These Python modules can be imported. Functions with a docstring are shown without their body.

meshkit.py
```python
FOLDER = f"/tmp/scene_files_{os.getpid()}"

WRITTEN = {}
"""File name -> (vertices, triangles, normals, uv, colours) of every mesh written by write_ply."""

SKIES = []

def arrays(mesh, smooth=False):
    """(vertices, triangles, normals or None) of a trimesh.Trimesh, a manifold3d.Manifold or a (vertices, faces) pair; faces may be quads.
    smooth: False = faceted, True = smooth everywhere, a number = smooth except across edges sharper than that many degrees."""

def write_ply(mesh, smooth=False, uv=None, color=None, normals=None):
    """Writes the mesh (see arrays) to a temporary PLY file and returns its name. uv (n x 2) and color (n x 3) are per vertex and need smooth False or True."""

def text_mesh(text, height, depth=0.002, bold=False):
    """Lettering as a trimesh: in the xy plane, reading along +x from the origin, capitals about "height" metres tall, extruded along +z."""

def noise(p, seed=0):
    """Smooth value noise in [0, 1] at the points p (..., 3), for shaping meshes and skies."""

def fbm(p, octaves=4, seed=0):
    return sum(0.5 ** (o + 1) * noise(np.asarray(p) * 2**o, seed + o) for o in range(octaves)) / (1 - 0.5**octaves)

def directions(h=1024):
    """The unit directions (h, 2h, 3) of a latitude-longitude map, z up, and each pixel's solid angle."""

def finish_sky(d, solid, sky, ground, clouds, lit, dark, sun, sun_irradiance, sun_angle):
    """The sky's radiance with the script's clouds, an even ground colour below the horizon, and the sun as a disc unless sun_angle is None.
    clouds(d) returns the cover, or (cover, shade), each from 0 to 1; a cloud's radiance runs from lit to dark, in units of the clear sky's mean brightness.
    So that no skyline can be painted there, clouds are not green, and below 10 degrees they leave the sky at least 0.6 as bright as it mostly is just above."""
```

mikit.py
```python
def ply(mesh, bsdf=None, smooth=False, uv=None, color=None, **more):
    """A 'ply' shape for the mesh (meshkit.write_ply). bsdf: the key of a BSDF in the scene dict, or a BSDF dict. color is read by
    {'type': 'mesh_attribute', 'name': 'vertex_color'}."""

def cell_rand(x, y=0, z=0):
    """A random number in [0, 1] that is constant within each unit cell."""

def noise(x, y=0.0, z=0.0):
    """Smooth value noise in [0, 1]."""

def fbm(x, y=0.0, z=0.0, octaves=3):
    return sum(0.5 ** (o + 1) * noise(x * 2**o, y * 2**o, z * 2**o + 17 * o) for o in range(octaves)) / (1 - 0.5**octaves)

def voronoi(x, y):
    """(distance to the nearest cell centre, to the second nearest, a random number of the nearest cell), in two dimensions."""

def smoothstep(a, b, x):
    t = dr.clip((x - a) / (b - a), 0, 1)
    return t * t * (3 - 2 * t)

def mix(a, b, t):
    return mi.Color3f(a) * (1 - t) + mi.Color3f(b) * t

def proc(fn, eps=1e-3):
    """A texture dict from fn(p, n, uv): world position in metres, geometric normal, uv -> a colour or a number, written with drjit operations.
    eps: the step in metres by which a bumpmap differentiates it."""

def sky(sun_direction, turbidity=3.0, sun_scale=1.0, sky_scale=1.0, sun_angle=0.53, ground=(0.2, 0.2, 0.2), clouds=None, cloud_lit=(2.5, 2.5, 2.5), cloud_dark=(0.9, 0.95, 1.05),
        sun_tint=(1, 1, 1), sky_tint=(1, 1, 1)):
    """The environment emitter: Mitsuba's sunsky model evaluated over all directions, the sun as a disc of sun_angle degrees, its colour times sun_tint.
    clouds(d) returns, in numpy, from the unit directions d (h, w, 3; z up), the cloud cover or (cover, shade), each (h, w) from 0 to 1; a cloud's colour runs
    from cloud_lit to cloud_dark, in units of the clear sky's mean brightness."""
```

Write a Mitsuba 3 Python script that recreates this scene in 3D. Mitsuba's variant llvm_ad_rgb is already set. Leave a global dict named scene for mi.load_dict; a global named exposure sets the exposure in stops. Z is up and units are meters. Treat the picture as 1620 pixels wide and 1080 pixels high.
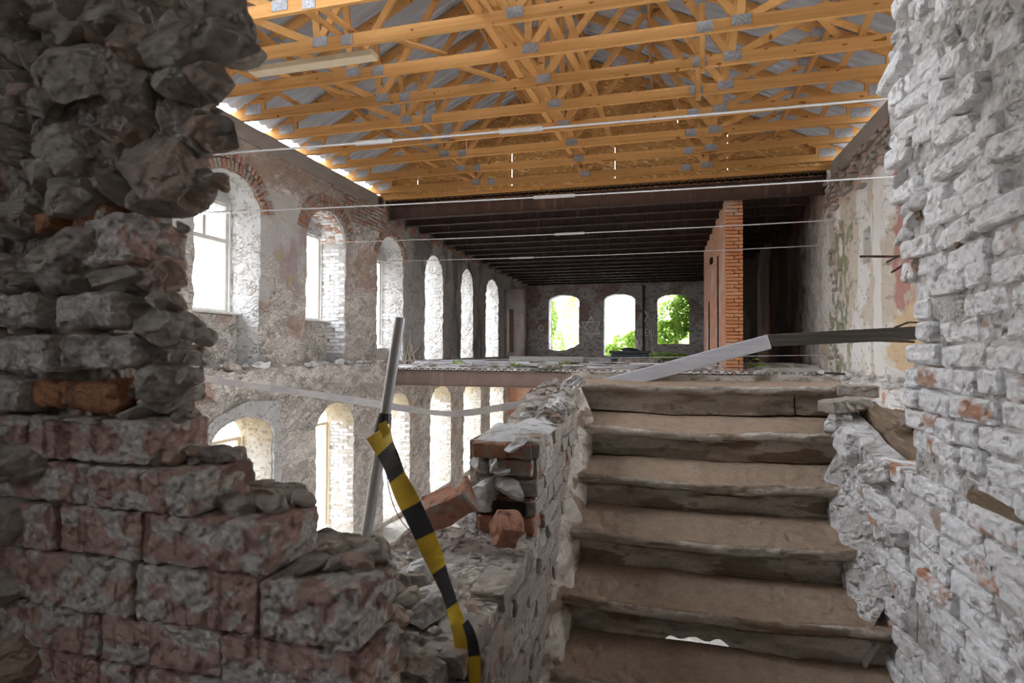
import math
import numpy as np, trimesh, shapely
from shapely.geometry import Polygon, Point, box as sbox
from scipy.spatial import Delaunay
import mitsuba as mi, drjit as dr
import mikit, meshkit
from mikit import noise, fbm, cell_rand, smoothstep, mix, proc

scene, labels = {}, {}
T = mi.ScalarTransform4f
UP = 4.6                                   # eye height above the lower hall's ground; everything below is written relative to the eye

# ------------------------------------------------------------------ camera, sky, exposure
YAW, PIT, ROLL, FPX = math.radians(14.8), math.radians(.8), math.radians(.2), 900.0
FW = np.array([-math.sin(YAW)*math.cos(PIT), math.cos(YAW)*math.cos(PIT), math.sin(PIT)])
_r = np.array([math.cos(YAW), math.sin(YAW), 0.0]); _u = np.cross(_r, FW)
RT = _r*math.cos(ROLL)+_u*math.sin(ROLL); UPV = -_r*math.sin(ROLL)+_u*math.cos(ROLL)
scene['camera'] = {'type': 'thinlens', 'fov': math.degrees(2*math.atan(810/FPX)), 'fov_axis': 'x', 'aperture_radius': .0022, 'focus_distance': 5.0,
                   'near_clip': .05, 'far_clip': 500.0,
                   'to_world': T().look_at(origin=[0, 0, UP], target=(FW*10+[0, 0, UP]).tolist(), up=UPV.tolist())}
exposure = 5.55
def cloud_cover(d):
    n = meshkit.fbm(d*2.2, 4, 5)
    return np.clip(.9+.25*(n-.5), 0, 1), np.clip((n-.35)*.8, 0, .5)
scene['sky'] = mikit.sky([-.75, .25, .62], turbidity=4, sun_scale=0.0, sky_scale=1.0, sun_angle=12, ground=(.42, .41, .38), clouds=cloud_cover,
                         cloud_lit=(2.02, 2.1, 2.22), cloud_dark=(1.15, 1.22, 1.33))

def ray(u, v): return FW+RT*(u-810)/FPX-UPV*(v-540)/FPX
def atY(u, v, Y): d = ray(u, v); return d*Y/d[1]
def atX(u, v, X): d = ray(u, v); return d*X/d[0]
def atZ(u, v, Z): d = ray(u, v); return d*Z/d[2]

# ------------------------------------------------------------------ helpers
rng = np.random.default_rng(7)
_count = {}
def numbered(key):
    n = _count.get(key, 0); _count[key] = n+1
    return key if n == 0 else f'{key}_{n:03d}'
def tag(key, label=None, cat=None, group=None, kind=None):
    d = labels.setdefault(key, {})
    for k, x in (('label', label), ('category', cat), ('group', group), ('kind', kind)):
        if x: d[k] = x
    return key
def put(name, mesh, bsdf, parent=None, smooth=False, uv=None, **more):
    """one entry of the scene; mesh is (v, f) relative to the eye"""
    key = numbered((parent+'__' if parent else '')+name)
    v, f = np.asarray(mesh[0], float), np.asarray(mesh[1], int)
    if uv is not None: uv = np.broadcast_to(np.asarray(uv, float), (len(v), 2))
    scene[key] = mikit.ply((v+[0, 0, UP], f), bsdf, smooth=smooth, uv=uv, **more)
    return key
ORD = ['first', 'second', 'third', 'fourth', 'fifth', 'sixth', 'seventh', 'eighth', 'ninth', 'tenth', 'eleventh', 'twelfth', 'thirteenth', 'fourteenth', 'fifteenth', 'sixteenth', 'seventeenth', 'eighteenth', 'nineteenth', 'twentieth', 'twenty-first', 'twenty-second']
WHERE = {}
def thing(name, label, cat, group=None, kind=None):
    return tag(numbered(name), label, cat, group, kind)
def join(ms):
    vs, fs, n = [], [], 0
    for v, f in ms:
        vs.append(np.asarray(v, float)); f = np.asarray(f, int)
        if f.shape[1] == 4: f = np.vstack([f[:, [0, 1, 2]], f[:, [0, 2, 3]]])
        fs.append(f+n); n += len(v)
    return np.vstack(vs), np.vstack(fs)
def vf(m): return np.array(m.vertices), np.array(m.faces)
def nfbm(p, s, o=3, seed=0): return meshkit.fbm(np.asarray(p)*s+31.7, o, seed)-.5

_topo = {}
def lattice(n):
    if n not in _topo:
        ids, P, F = {}, [], []
        def gid(t):
            if t not in ids: ids[t] = len(P); P.append(t)
            return ids[t]
        for ax in range(3):
            b, c = (ax+1) % 3, (ax+2) % 3
            for side in (0, n[ax]):
                for i in range(n[b]):
                    for j in range(n[c]):
                        q = []
                        for di, dj in ((0, 0), (1, 0), (1, 1), (0, 1)):
                            t = [0, 0, 0]; t[ax] = side; t[b] = i+di; t[c] = j+dj
                            q.append(gid(tuple(t)))
                        if side == 0: q = q[::-1]
                        F += [[q[0], q[1], q[2]], [q[0], q[2], q[3]]]
        _topo[n] = (np.array(P), np.array(F))
    return _topo[n]
def rbox(size, n=(1, 1, 1), r=.006):
    """box with rounded edges, n inner segments per axis, centred at 0"""
    h = np.asarray(size, float)/2
    if r <= 0:
        P, F = lattice(tuple(n)); return (P/np.array(n)*2-1)*h, F
    P, F = lattice(tuple(k+2 for k in n))
    co = []
    for k in range(3):
        rr = min(r, h[k]*.9)
        co.append(np.r_[-h[k], np.linspace(-h[k]+rr, h[k]-rr, n[k]+1), h[k]])
    p = np.stack([co[k][P[:, k]] for k in range(3)], 1)
    rr = np.minimum(r, h*.9); q = np.clip(p, -(h-rr), h-rr); d = (p-q)/rr
    L = np.linalg.norm(d, axis=1, keepdims=True); return q+np.where(L > 0, d/np.maximum(L, 1e-9), 0)*rr, F
def rotz(a): c, s = math.cos(a), math.sin(a); return np.array([[c, -s, 0], [s, c, 0], [0, 0, 1.0]])
def rotx(a): c, s = math.cos(a), math.sin(a); return np.array([[1.0, 0, 0], [0, c, -s], [0, s, c]])
def roty(a): c, s = math.cos(a), math.sin(a); return np.array([[c, 0, s], [0, 1.0, 0], [-s, 0, c]])
def rrot(g, a): return rotz(g.normal(0, a)) @ rotx(g.normal(0, a)) @ roty(g.normal(0, a))
def brick(c, size, g=rng, n=(1, 1, 1), r=.006, amp=.004, tilt=.015, jit=.0, R=None, scale=25, fine=0):
    """an irregular brick: rounded box, pushed about by noise, slightly turned"""
    v, f = rbox(size, n, r)
    if jit: # cheap: shift the eight corners
        s = np.sign(v); key = ((s[:, 0] > 0)*4+(s[:, 1] > 0)*2+(s[:, 2] > 0)).astype(int)
        v = v+(g.uniform(-1, 1, (8, 3))*jit)[key]
    v = v @ rrot(g, tilt).T
    if R is not None: v = v @ np.asarray(R).T
    v = v+c
    if amp:
        o = g.uniform(0, 99, 3)
        w = v; v = v+np.stack([nfbm(w+o+k*7, scale, 2, k) for k in range(3)], 1)*2*amp
        if fine: v = v+np.stack([nfbm(w+o+k*5, 110, 2, k+4) for k in range(3)], 1)*2*fine
    return v, f
_ico = {k: vf(trimesh.creation.icosphere(k)) for k in (1, 2, 3, 4)}
def stone(c, size, g=rng, sub=2, cuts=7, amp=.12, R=None, lo=.42, hi=.78):
    """a broken stone: a sphere cut by planes and roughened; size = full extents"""
    v, f = _ico[sub]; v = v.copy()
    for _ in range(cuts+4):
        nrm = g.normal(size=3); nrm /= np.linalg.norm(nrm); h = g.uniform(lo, hi)
        d = v @ nrm-h; v = v-np.where(d[:, None] > 0, d[:, None]*nrm*.95, 0)
    v = v*(1+amp*2*nfbm(v+g.uniform(0, 50, 3), 1.7, 3)[:, None])
    if sub > 3: v = v*(1+.16*nfbm(v+7, 7, 3)[:, None])
    v = v/np.abs(v).max(0)*np.asarray(size)/2
    v = v @ (R if R is not None else rrot(g, .25)).T
    return v+c, f
def bar(a, b, w, h, up=(0, 0, 1), r=.0):
    """a straight timber from a to b: w across, h along up"""
    a, b = np.asarray(a, float), np.asarray(b, float); d = b-a; L = np.linalg.norm(d); d /= L
    s = np.cross(d, up); s /= np.linalg.norm(s); u = np.cross(s, d)
    v, f = rbox((L, w, h), (1, 1, 1), r)
    return v[:, :1]*d+v[:, 1:2]*s+v[:, 2:]*u+(a+b)/2, f
def abox(x0, x1, y0, y1, z0, z1, n=(1, 1, 1), r=0):
    v, f = rbox((x1-x0, y1-y0, z1-z0), n, r); return v+[(x0+x1)/2, (y0+y1)/2, (z0+z1)/2], f
def tube(pts, rad, sides=8, caps=True):
    p = np.asarray(pts, float); t = np.gradient(p, axis=0); t /= np.linalg.norm(t, axis=1, keepdims=True)+1e-12
    ref = np.array([0, 0, 1.0]) if abs(t[:, 2]).mean() < .8 else np.array([1.0, 0, 0])
    a = np.cross(t, ref); a /= np.linalg.norm(a, axis=1, keepdims=True); b = np.cross(t, a)
    ang = np.arange(sides)*2*math.pi/sides
    rad = np.broadcast_to(rad, (len(p),))
    v = (p[:, None]+rad[:, None, None]*(np.cos(ang)[None, :, None]*a[:, None]+np.sin(ang)[None, :, None]*b[:, None])).reshape(-1, 3)
    i, j = np.meshgrid(np.arange(len(p)-1), np.arange(sides), indexing='ij')
    q = np.stack([i*sides+j, i*sides+(j+1) % sides, (i+1)*sides+(j+1) % sides, (i+1)*sides+j], -1).reshape(-1, 4)
    f = np.vstack([q[:, [0, 1, 2]], q[:, [0, 2, 3]]])
    if caps:
        n = len(v); v = np.vstack([v, p[:1], p[-1:]]); k = np.arange(sides); e = (len(p)-1)*sides
        f = np.vstack([f, np.stack([(k+1) % sides, k, k*0+n], 1), np.stack([e+k, e+(k+1) % sides, k*0+n+1], 1)])
    return v, f
def ribbon(pts, side, width, thick=.0015):
    """a flat band along pts: side = across direction per point; thin but solid. returns v, f, uv (u = metres along)"""
    p, s = np.asarray(pts, float), np.asarray(side, float); s = np.broadcast_to(s, p.shape).copy(); s /= np.linalg.norm(s, axis=1, keepdims=True)
    w = np.broadcast_to(width, (len(p),))[:, None]/2
    t = np.gradient(p, axis=0); nn = np.cross(t, s); nn /= np.linalg.norm(nn, axis=1, keepdims=True)
    L = np.r_[0, np.cumsum(np.linalg.norm(np.diff(p, axis=0), axis=1))]
    rows = [p-s*w+nn*thick, p+nn*thick, p+s*w+nn*thick, p+s*w-nn*thick, p-nn*thick, p-s*w-nn*thick]
    v = np.stack(rows, 1).reshape(-1, 3); k = 6
    i, j = np.meshgrid(np.arange(len(p)-1), np.arange(k), indexing='ij')
    q = np.stack([i*k+j, i*k+(j+1) % k, (i+1)*k+(j+1) % k, (i+1)*k+j], -1).reshape(-1, 4)
    uv = np.stack([np.repeat(L, k), np.tile([0, .5, 1, 1, .5, 0], len(p))], 1)
    return v, np.vstack([q[:, [0, 1, 2]], q[:, [0, 2, 3]]]), uv
def spline(pts, n):
    from scipy.interpolate import CubicSpline
    p = np.asarray(pts, float); t = np.r_[0, np.cumsum(np.linalg.norm(np.diff(p[:, :3], axis=0), axis=1))]
    return CubicSpline(t, p)(np.linspace(0, t[-1], n))
def ringpts(coords, res):
    c = np.asarray(coords)[:, :2]; out = []
    for a, b in zip(c[:-1], c[1:]):
        k = max(1, int(round(np.linalg.norm(b-a)/res)))
        out += [a+(b-a)*i/k for i in range(k)]
    return np.array(out)
def slab(poly, to3, thick, res, front=.02, edge=.02, fscale=6, layers=None, seed=0, front_fn=None, backface=True):
    """a wall from an outline with holes. Local (a, b, d): d = 0 at the seen face, thick at the far one. Returns front, outer rim, [rim of each hole], back"""
    g = np.random.default_rng(seed)
    rings = [ringpts(r.coords, res) for r in [poly.exterior, *poly.interiors]]
    x0, y0, x1, y1 = poly.bounds
    gx, gy = np.meshgrid(np.arange(x0, x1, res), np.arange(y0, y1, res)); q = np.stack([gx.ravel(), gy.ravel()], 1)
    q = q+g.uniform(-.3, .3, q.shape)*res; inner = poly.buffer(-res*.55)
    q = q[shapely.contains_xy(inner, q[:, 0], q[:, 1])]
    pts = np.vstack(rings+[q]); tri = Delaunay(pts).simplices
    c = pts[tri].mean(1); tri = tri[shapely.contains_xy(poly, c[:, 0], c[:, 1])]
    e = pts[tri]; ar = (e[:, 1, 0]-e[:, 0, 0])*(e[:, 2, 1]-e[:, 0, 1])-(e[:, 1, 1]-e[:, 0, 1])*(e[:, 2, 0]-e[:, 0, 0])
    tri = np.where(ar[:, None] < 0, tri[:, ::-1], tri); tri = tri[abs(ar) > 1e-9]
    o = g.uniform(0, 60, 3)
    def depth(p): 
        d = front*2*nfbm(np.c_[p, p[:, :1]*0]+o, fscale, 4, seed)
        return d+(front_fn(p) if front_fn is not None else 0)
    nb = sum(len(r) for r in rings); jig = np.stack([nfbm(np.c_[pts[:nb], np.zeros(nb)]+o+9, 7, 3, 1), nfbm(np.c_[pts[:nb], np.zeros(nb)]+o+19, 7, 3, 2)], 1)*2*edge
    pts2 = pts.copy(); pts2[:nb] += jig
    d0 = depth(pts); F = np.c_[pts2, d0]
    flipped = np.linalg.det(np.array([to3(np.array([[1., 0, 0]]))[0]-to3(np.zeros((1, 3)))[0], to3(np.array([[0, 1., 0]]))[0]-to3(np.zeros((1, 3)))[0], to3(np.array([[0, 0, 1.]]))[0]-to3(np.zeros((1, 3)))[0]])) > 0
    fr = (to3(F), tri[:, ::-1] if flipped else tri)
    rims, n0 = [], 0; layers = layers or max(2, int(thick/res))
    for r in rings:
        k = len(r); base = pts2[n0:n0+k]; dz = d0[n0:n0+k]
        rows = []
        for l in range(layers+1):
            t = l/layers; d = dz*(1-t)+thick*t
            P = np.c_[base, d]; 
            if 0 < l: P[:, :2] += np.stack([nfbm(P+o, 8, 3, 3), nfbm(P+o, 8, 3, 4)], 1)*2*edge
            rows.append(P)
        P = np.vstack(rows); i, j = np.meshgrid(np.arange(layers), np.arange(k), indexing='ij')
        qd = np.stack([i*k+j, i*k+(j+1) % k, (i+1)*k+(j+1) % k, (i+1)*k+j], -1).reshape(-1, 4)
        f = np.vstack([qd[:, [0, 1, 2]], qd[:, [0, 2, 3]]]); rims.append((to3(P), f)); n0 += k
    B = np.c_[pts, np.full(len(pts), thick)]; bk = (to3(B), tri if flipped else tri[:, ::-1])
    return fr, rims[0], rims[1:], bk
def arch(a0, a1, b0, bs, bt, n=14):
    """arched opening outline: sides a0..a1 from b0, springing at bs, crown at bt"""
    t = np.linspace(0, math.pi, n); c = (a0+a1)/2; w = (a1-a0)/2
    return [(a0, b0), *[(c-w*math.cos(x), bs+(bt-bs)*math.sin(x)) for x in t], (a1, b0)]

# ------------------------------------------------------------------ materials
def diff(fn, bump=None, scale=.01, eps=2e-3):
    b = {'type': 'diffuse', 'reflectance': proc(fn)}
    if bump is not None: b = {'type': 'bumpmap', 'tex': proc(bump, eps), 'scale': scale, 'bsdf': b}
    return {'type': 'twosided', 'bsdf': b}
def pbr(fn, rough=.6, metal=0.0, bump=None, scale=.01, spec=.4, eps=2e-3, **more):
    b = {'type': 'principled', 'base_color': proc(fn) if callable(fn) else {'type': 'rgb', 'value': list(fn)}, 'roughness': rough, 'metallic': metal, 'specular': spec, **more}
    if bump is not None: b = {'type': 'bumpmap', 'tex': proc(bump, eps), 'scale': scale, 'bsdf': b}
    return {'type': 'twosided', 'bsdf': b}
def plain(rgb): return {'type': 'twosided', 'bsdf': {'type': 'diffuse', 'reflectance': {'type': 'rgb', 'value': list(rgb)}}}
C = mi.Color3f
def rough_h(p, n, uv): return fbm(p.x*28, p.y*28, p.z*28, 4)
def fine_h(p, n, uv): return fbm(p.x*90, p.y*90, p.z*90, 3)
def band(x, a, b, s): return smoothstep(a-s, a+s, x)*(1-smoothstep(b-s, b+s, x))

def c_brick(p, n, uv):          # uv.x tone of the brick, uv.y how much mortar, lime or dust clings to it
    t = uv.x; a = fbm(p.x*22, p.y*22, p.z*22, 3); b = fbm(p.x*60+5, p.y*60, p.z*60, 3)
    red = mix((.35, .17, .115), (.45, .27, .20), t)
    red = mix(red, (.22, .11, .075), smoothstep(.55, .8, b)*.7)
    cov = smoothstep(.62, .42, a+.35*(b-.5)+(.5-uv.y)*1.1)
    return mix(red, mix((.28, .245, .21), (.42, .375, .33), b), cov)
scene['m_brick'] = diff(c_brick, lambda p, n, uv: fbm(p.x*35, p.y*35, p.z*35, 4), .03)
def c_dustybrick(p, n, uv):     # brick faces smeared with mortar and dust
    t = uv.x; a = fbm(p.x*26, p.y*26, p.z*26, 4); b = fbm(p.x*120, p.y*120, p.z*120, 3); d = fbm(p.x*70, 3, p.z*7, 3)
    red = mix((.46, .295, .25), (.58, .41, .36), fbm(p.x*8, p.y*8, p.z*8, 2)); red = mix(red, (.42, .19, .09), smoothstep(.25, .05, t)); red = mix(red, (.20, .12, .10), smoothstep(.55, .68, d)*.7)
    gr = mix((.40, .365, .33), (.74, .69, .64), b); gr = mix(gr, (.19, .165, .145), smoothstep(.56, .70, a)*.7)
    cov = smoothstep(.56, .48, a+(.5-uv.y)*.55)
    return mix(red, gr, cov)*(.72+.56*b)
scene['m_dustybrick'] = diff(c_dustybrick, lambda p, n, uv: fbm(p.x*50, p.y*50, p.z*50, 4), .03)
def c_limebrick(p, n, uv):      # whitewashed brick
    a = fbm(p.x*14+3, p.y*14, p.z*14, 4); b = fbm(p.x*70, p.y*70, p.z*70, 3)
    red = mix((.50, .27, .18), (.44, .36, .30), uv.x)
    lime = mix((.72, .725, .735), (.90, .90, .905), smoothstep(.25, .7, b)); lime = mix(lime, (.40, .37, .35), smoothstep(.60, .70, fbm(p.x*38, p.y*38, p.z*38, 3))*.7); lime = mix(lime, (.62, .57, .52), smoothstep(.5, .8, fbm(p.x*5, p.y*5, p.z*5, 2))*.35)
    return mix(red, lime, smoothstep(.28, .46, a+(uv.y-.5)*.9))
scene['m_limebrick'] = diff(c_limebrick, lambda p, n, uv: fbm(p.x*40, p.y*40, p.z*40, 4), .03)
def c_orange(p, n, uv):         # the partition's newer brick
    b = fbm(p.x*40, p.y*40, p.z*40, 3)
    c = mix((.52, .20, .09), (.60, .31, .17), uv.x); c = mix(c, (.30, .14, .09), smoothstep(.55, .8, b)*.6)
    return mix(c, (.50, .42, .36), smoothstep(.55, .75, fbm(p.x*3, p.y*3, p.z*3, 3)+(uv.y-.5)*.5)*.6)
scene['m_orange'] = diff(c_orange, fine_h, .005)
def c_mortar(p, n, uv):
    a = fbm(p.x*9, p.y*9, p.z*9, 4); b = fbm(p.x*45, p.y*45, p.z*45, 3)
    c = mix((.33, .285, .245), (.56, .505, .45), smoothstep(.3, .7, a)); e = fbm(p.x*150, p.y*150, p.z*150, 3); c = mix(c, (.17, .14, .115), smoothstep(.52, .68, b)*.7)*(.65+.7*e)
    return mix(c, (.38, .20, .13), smoothstep(.62, .72, fbm(p.x*6+7, p.y*6, p.z*6, 3))*.5)
scene['m_mortar'] = diff(c_mortar, rough_h, .08)
def c_limemortar(p, n, uv):
    a = fbm(p.x*11, p.y*11, p.z*11, 4); b = fbm(p.x*55, p.y*55, p.z*55, 3)
    c = mix((.50, .475, .45), (.78, .765, .75), smoothstep(.3, .65, a))*(.75+.4*fbm(p.x*90, p.y*90, p.z*90, 3)); return mix(c, (.28, .24, .21), smoothstep(.56, .74, b)*.55)
scene['m_limemortar'] = diff(c_limemortar, rough_h, .08)
def c_stone(p, n, uv):
    a = fbm(p.x*16+uv.x*9, p.y*16, p.z*16, 4); c = mix((.30, .26, .225), (.58, .52, .46), smoothstep(.3, .7, a))*(.7+.6*fbm(p.x*110, p.y*110, p.z*110, 3))
    return mix(c, mix((.40, .37, .33), (.40, .22, .14), smoothstep(.7, .8, uv.x)), uv.y*smoothstep(.35, .6, a))
scene['m_stone'] = diff(c_stone, lambda p, n, uv: fbm(p.x*40, p.y*40, p.z*40, 4), .035)
def c_limestone(p, n, uv):
    a = fbm(p.x*20, p.y*20, p.z*20, 4); return mix((.40, .38, .36), (.70, .69, .68), smoothstep(.3, .6, a+uv.x*.15))*(.7+.5*fbm(p.x*90, p.y*90, p.z*90, 3))
scene['m_limestone'] = diff(c_limestone, lambda p, n, uv: fbm(p.x*40, p.y*40, p.z*40, 4), .035)

def c_wall_left(p, n, uv):
    y, z = p.y, p.z-UP
    a = fbm(p.x*3, y*3, z*3, 4); b = fbm(p.x*14, y*14, z*14, 4); d = fbm(p.x*50, y*50, z*50, 2); e = fbm(y*1.1+4, z*1.1, 3, 4)
    rough = mix((.54, .48, .42), (.80, .735, .67), a); w = fbm(p.x*5+9, y*5, z*5, 3)*.6
    cr = 1-smoothstep(.0, .045, dr.abs(fbm(p.x*7, y*6+w*6, z*9+w*6, 4)-.5)); rough = mix(rough, (.20, .165, .14), cr*smoothstep(.4, .6, fbm(y*2.3, z*2.3, 5, 3))*.75)
    v1, v2, vr = mikit.voronoi(y*6.5+w*5, z*10+w*4); rough = rough*(.72+.5*vr); rough = mix(rough, (.17, .14, .12), (1-smoothstep(.02, .13, v2-v1))*.62*smoothstep(.38, .55, fbm(y*1.7, z*1.7, 8, 3)))
    rough = mix(rough, (.66, .62, .57), smoothstep(.56, .66, fbm(y*6, z*8, 3, 4))*.5)*(.5+1.0*fbm(p.x*30, y*30, z*40, 4))
    rough = mix(rough, (.44, .24, .16), smoothstep(.60, .68, e)*.5)
    smooth = mix((.55, .51, .48), (.70, .66, .62), a); smooth = mix(smooth, (.45, .33, .33), smoothstep(.50, .60, fbm(y*2.2, z*.7+8, 1, 3))*.7)
    smooth = mix(smooth, (.55, .46, .25), smoothstep(.70, .76, fbm(y*3, z*3+4, 9, 3))*.6)
    pl = smoothstep(-.12, .12, z-1.25+(e-.5)*2.4)*(1-smoothstep(2.6, 2.9, z+(a-.5)*1.2))*(1-smoothstep(10.9, 11.3, y))
    far = smoothstep(13.6, 14.0, y)
    grey = mix((.42, .395, .37), (.60, .565, .53), a); grey = mix(grey, (.17, .16, .15), smoothstep(.5, .7, fbm(y*2.5, z*.6, 2, 3))*.7); grey = mix(grey, (.2, .17, .15), smoothstep(.55, .72, b)*.6)
    c = mix(rough, smooth, pl); c = mix(c, grey, far*smoothstep(-.5, -.3, z))
    top = smoothstep(2.75, 3.0, z+(b-.5)*.8)*(1-far)
    return mix(c, (.36, .25, .19), top*.6)*(.9+.2*d)
scene['m_wall_left'] = diff(c_wall_left, lambda p, n, uv: fbm(p.x*16, p.y*16, p.z*16, 5), .16)
def c_reveal(p, n, uv):
    a = fbm(p.x*5, p.y*5, p.z*5, 4); b = fbm(p.x*22, p.y*22, p.z*22, 4)
    y, z = p.y, p.z; cr = 1-smoothstep(.0, .05, dr.abs(fbm(p.x*9, y*9, z*11, 4)-.5))
    c = mix((.46, .45, .43), (.68, .675, .665), a); c = mix(c, (.20, .16, .13), cr*smoothstep(.45, .6, fbm(p.x*3, y*3, z*2.4, 3))*.8); return mix(c, (.30, .235, .185), smoothstep(.58, .72, b)*.7)
scene['m_reveal'] = diff(c_reveal, lambda p, n, uv: fbm(p.x*22, p.y*22, p.z*22, 4), .08)
def c_reveal_warm(p, n, uv):
    a = fbm(p.x*5, p.y*5, p.z*5, 4); b = fbm(p.x*22, p.y*22, p.z*22, 4); z = p.z-UP
    c = mix((.50, .46, .38), (.68, .665, .63), a); c = mix(c, (.46, .37, .22), smoothstep(-2.0, -1.4, z+(a-.5))*.7); return mix(c, (.30, .22, .16), smoothstep(.56, .72, b)*.7)
scene['m_reveal_warm'] = diff(c_reveal_warm, lambda p, n, uv: fbm(p.x*22, p.y*22, p.z*22, 4), .08)

def c_wall_right(p, n, uv):
    y, z = p.y, p.z-UP
    a = fbm(p.x*3, y*3, z*3, 4); b = fbm(p.x*14, y*14, z*14, 4); e = fbm(y*5, z*5, 4, 3)-.5; w = fbm(y*1.4+2, z*.8, 7, 4)
    base = mix((.58, .49, .39), (.68, .62, .54), a)
    c = mix(base, (.79, .77, .74), smoothstep(.45, .55, w+.10*smoothstep(2.2, .5, z)))
    c = mix(c, (.30, .24, .19), smoothstep(.60, .70, b)*.55)
    c = mix(c, (.80, .77, .73), band(y+e*.1, 9.72, 10.05, .03)*band(z, -.6, 2.6, .1))
    red = band(y+e*.12, 8.72, 9.42, .03)*band(z+e*.2, .62, 2.62, .04)*(1-.75*smoothstep(.58, .64, fbm(y*4+3, z*4, 1, 3)))
    c = mix(c, (.50, .25, .22), red*.9)
    c = mix(c, (.66, .47, .26), band(y+e*.3, 8.55, 9.5, .05)*band(z+e*.4, -.25, .62, .05)*.8)
    c = mix(c, (.25, .26, .16), band(y+e*1.2, 11.35, 12.5, .25)*smoothstep(2.7, 2.2, z)*smoothstep(.4, .6, fbm(y*9, z*6, 2, 3))*.9)
    c = mix(c, (.55, .33, .24), smoothstep(2.75, 2.95, z+e*.7)*.7)
    c = mix(c, mix((.78, .76, .73), (.60, .38, .28), smoothstep(.60, .68, fbm(y*7, z*7, 5, 3))), smoothstep(-.45, -.6, z+e*.3))
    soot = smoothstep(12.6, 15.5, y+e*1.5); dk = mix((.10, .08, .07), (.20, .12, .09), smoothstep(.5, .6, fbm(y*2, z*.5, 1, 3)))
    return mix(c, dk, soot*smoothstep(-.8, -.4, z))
scene['m_wall_right'] = diff(c_wall_right, lambda p, n, uv: fbm(p.x*18, p.y*18, p.z*18, 5), .06)
def c_wall_back(p, n, uv):
    x, z = p.x, p.z-UP
    a = fbm(x*2.2, 3, z*2.2, 4); b = fbm(x*9, 3, z*9, 4); e = fbm(x*3, 8, z*3, 3)-.5
    c = mix((.58, .545, .51), (.80, .765, .73), a); c = mix(c, (.66, .64, .61), smoothstep(2.45, 2.7, z+e*.8)*smoothstep(.4, .6, a+.1))
    c = mix(c, (.40, .21, .18), smoothstep(.5, .6, fbm(x*1.6+3, 2, z*1.1, 3))*smoothstep(.6, 1.2, z)*.6); c = mix(c, (.22, .20, .19), smoothstep(.54, .64, b)*.6)
    return c
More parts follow.
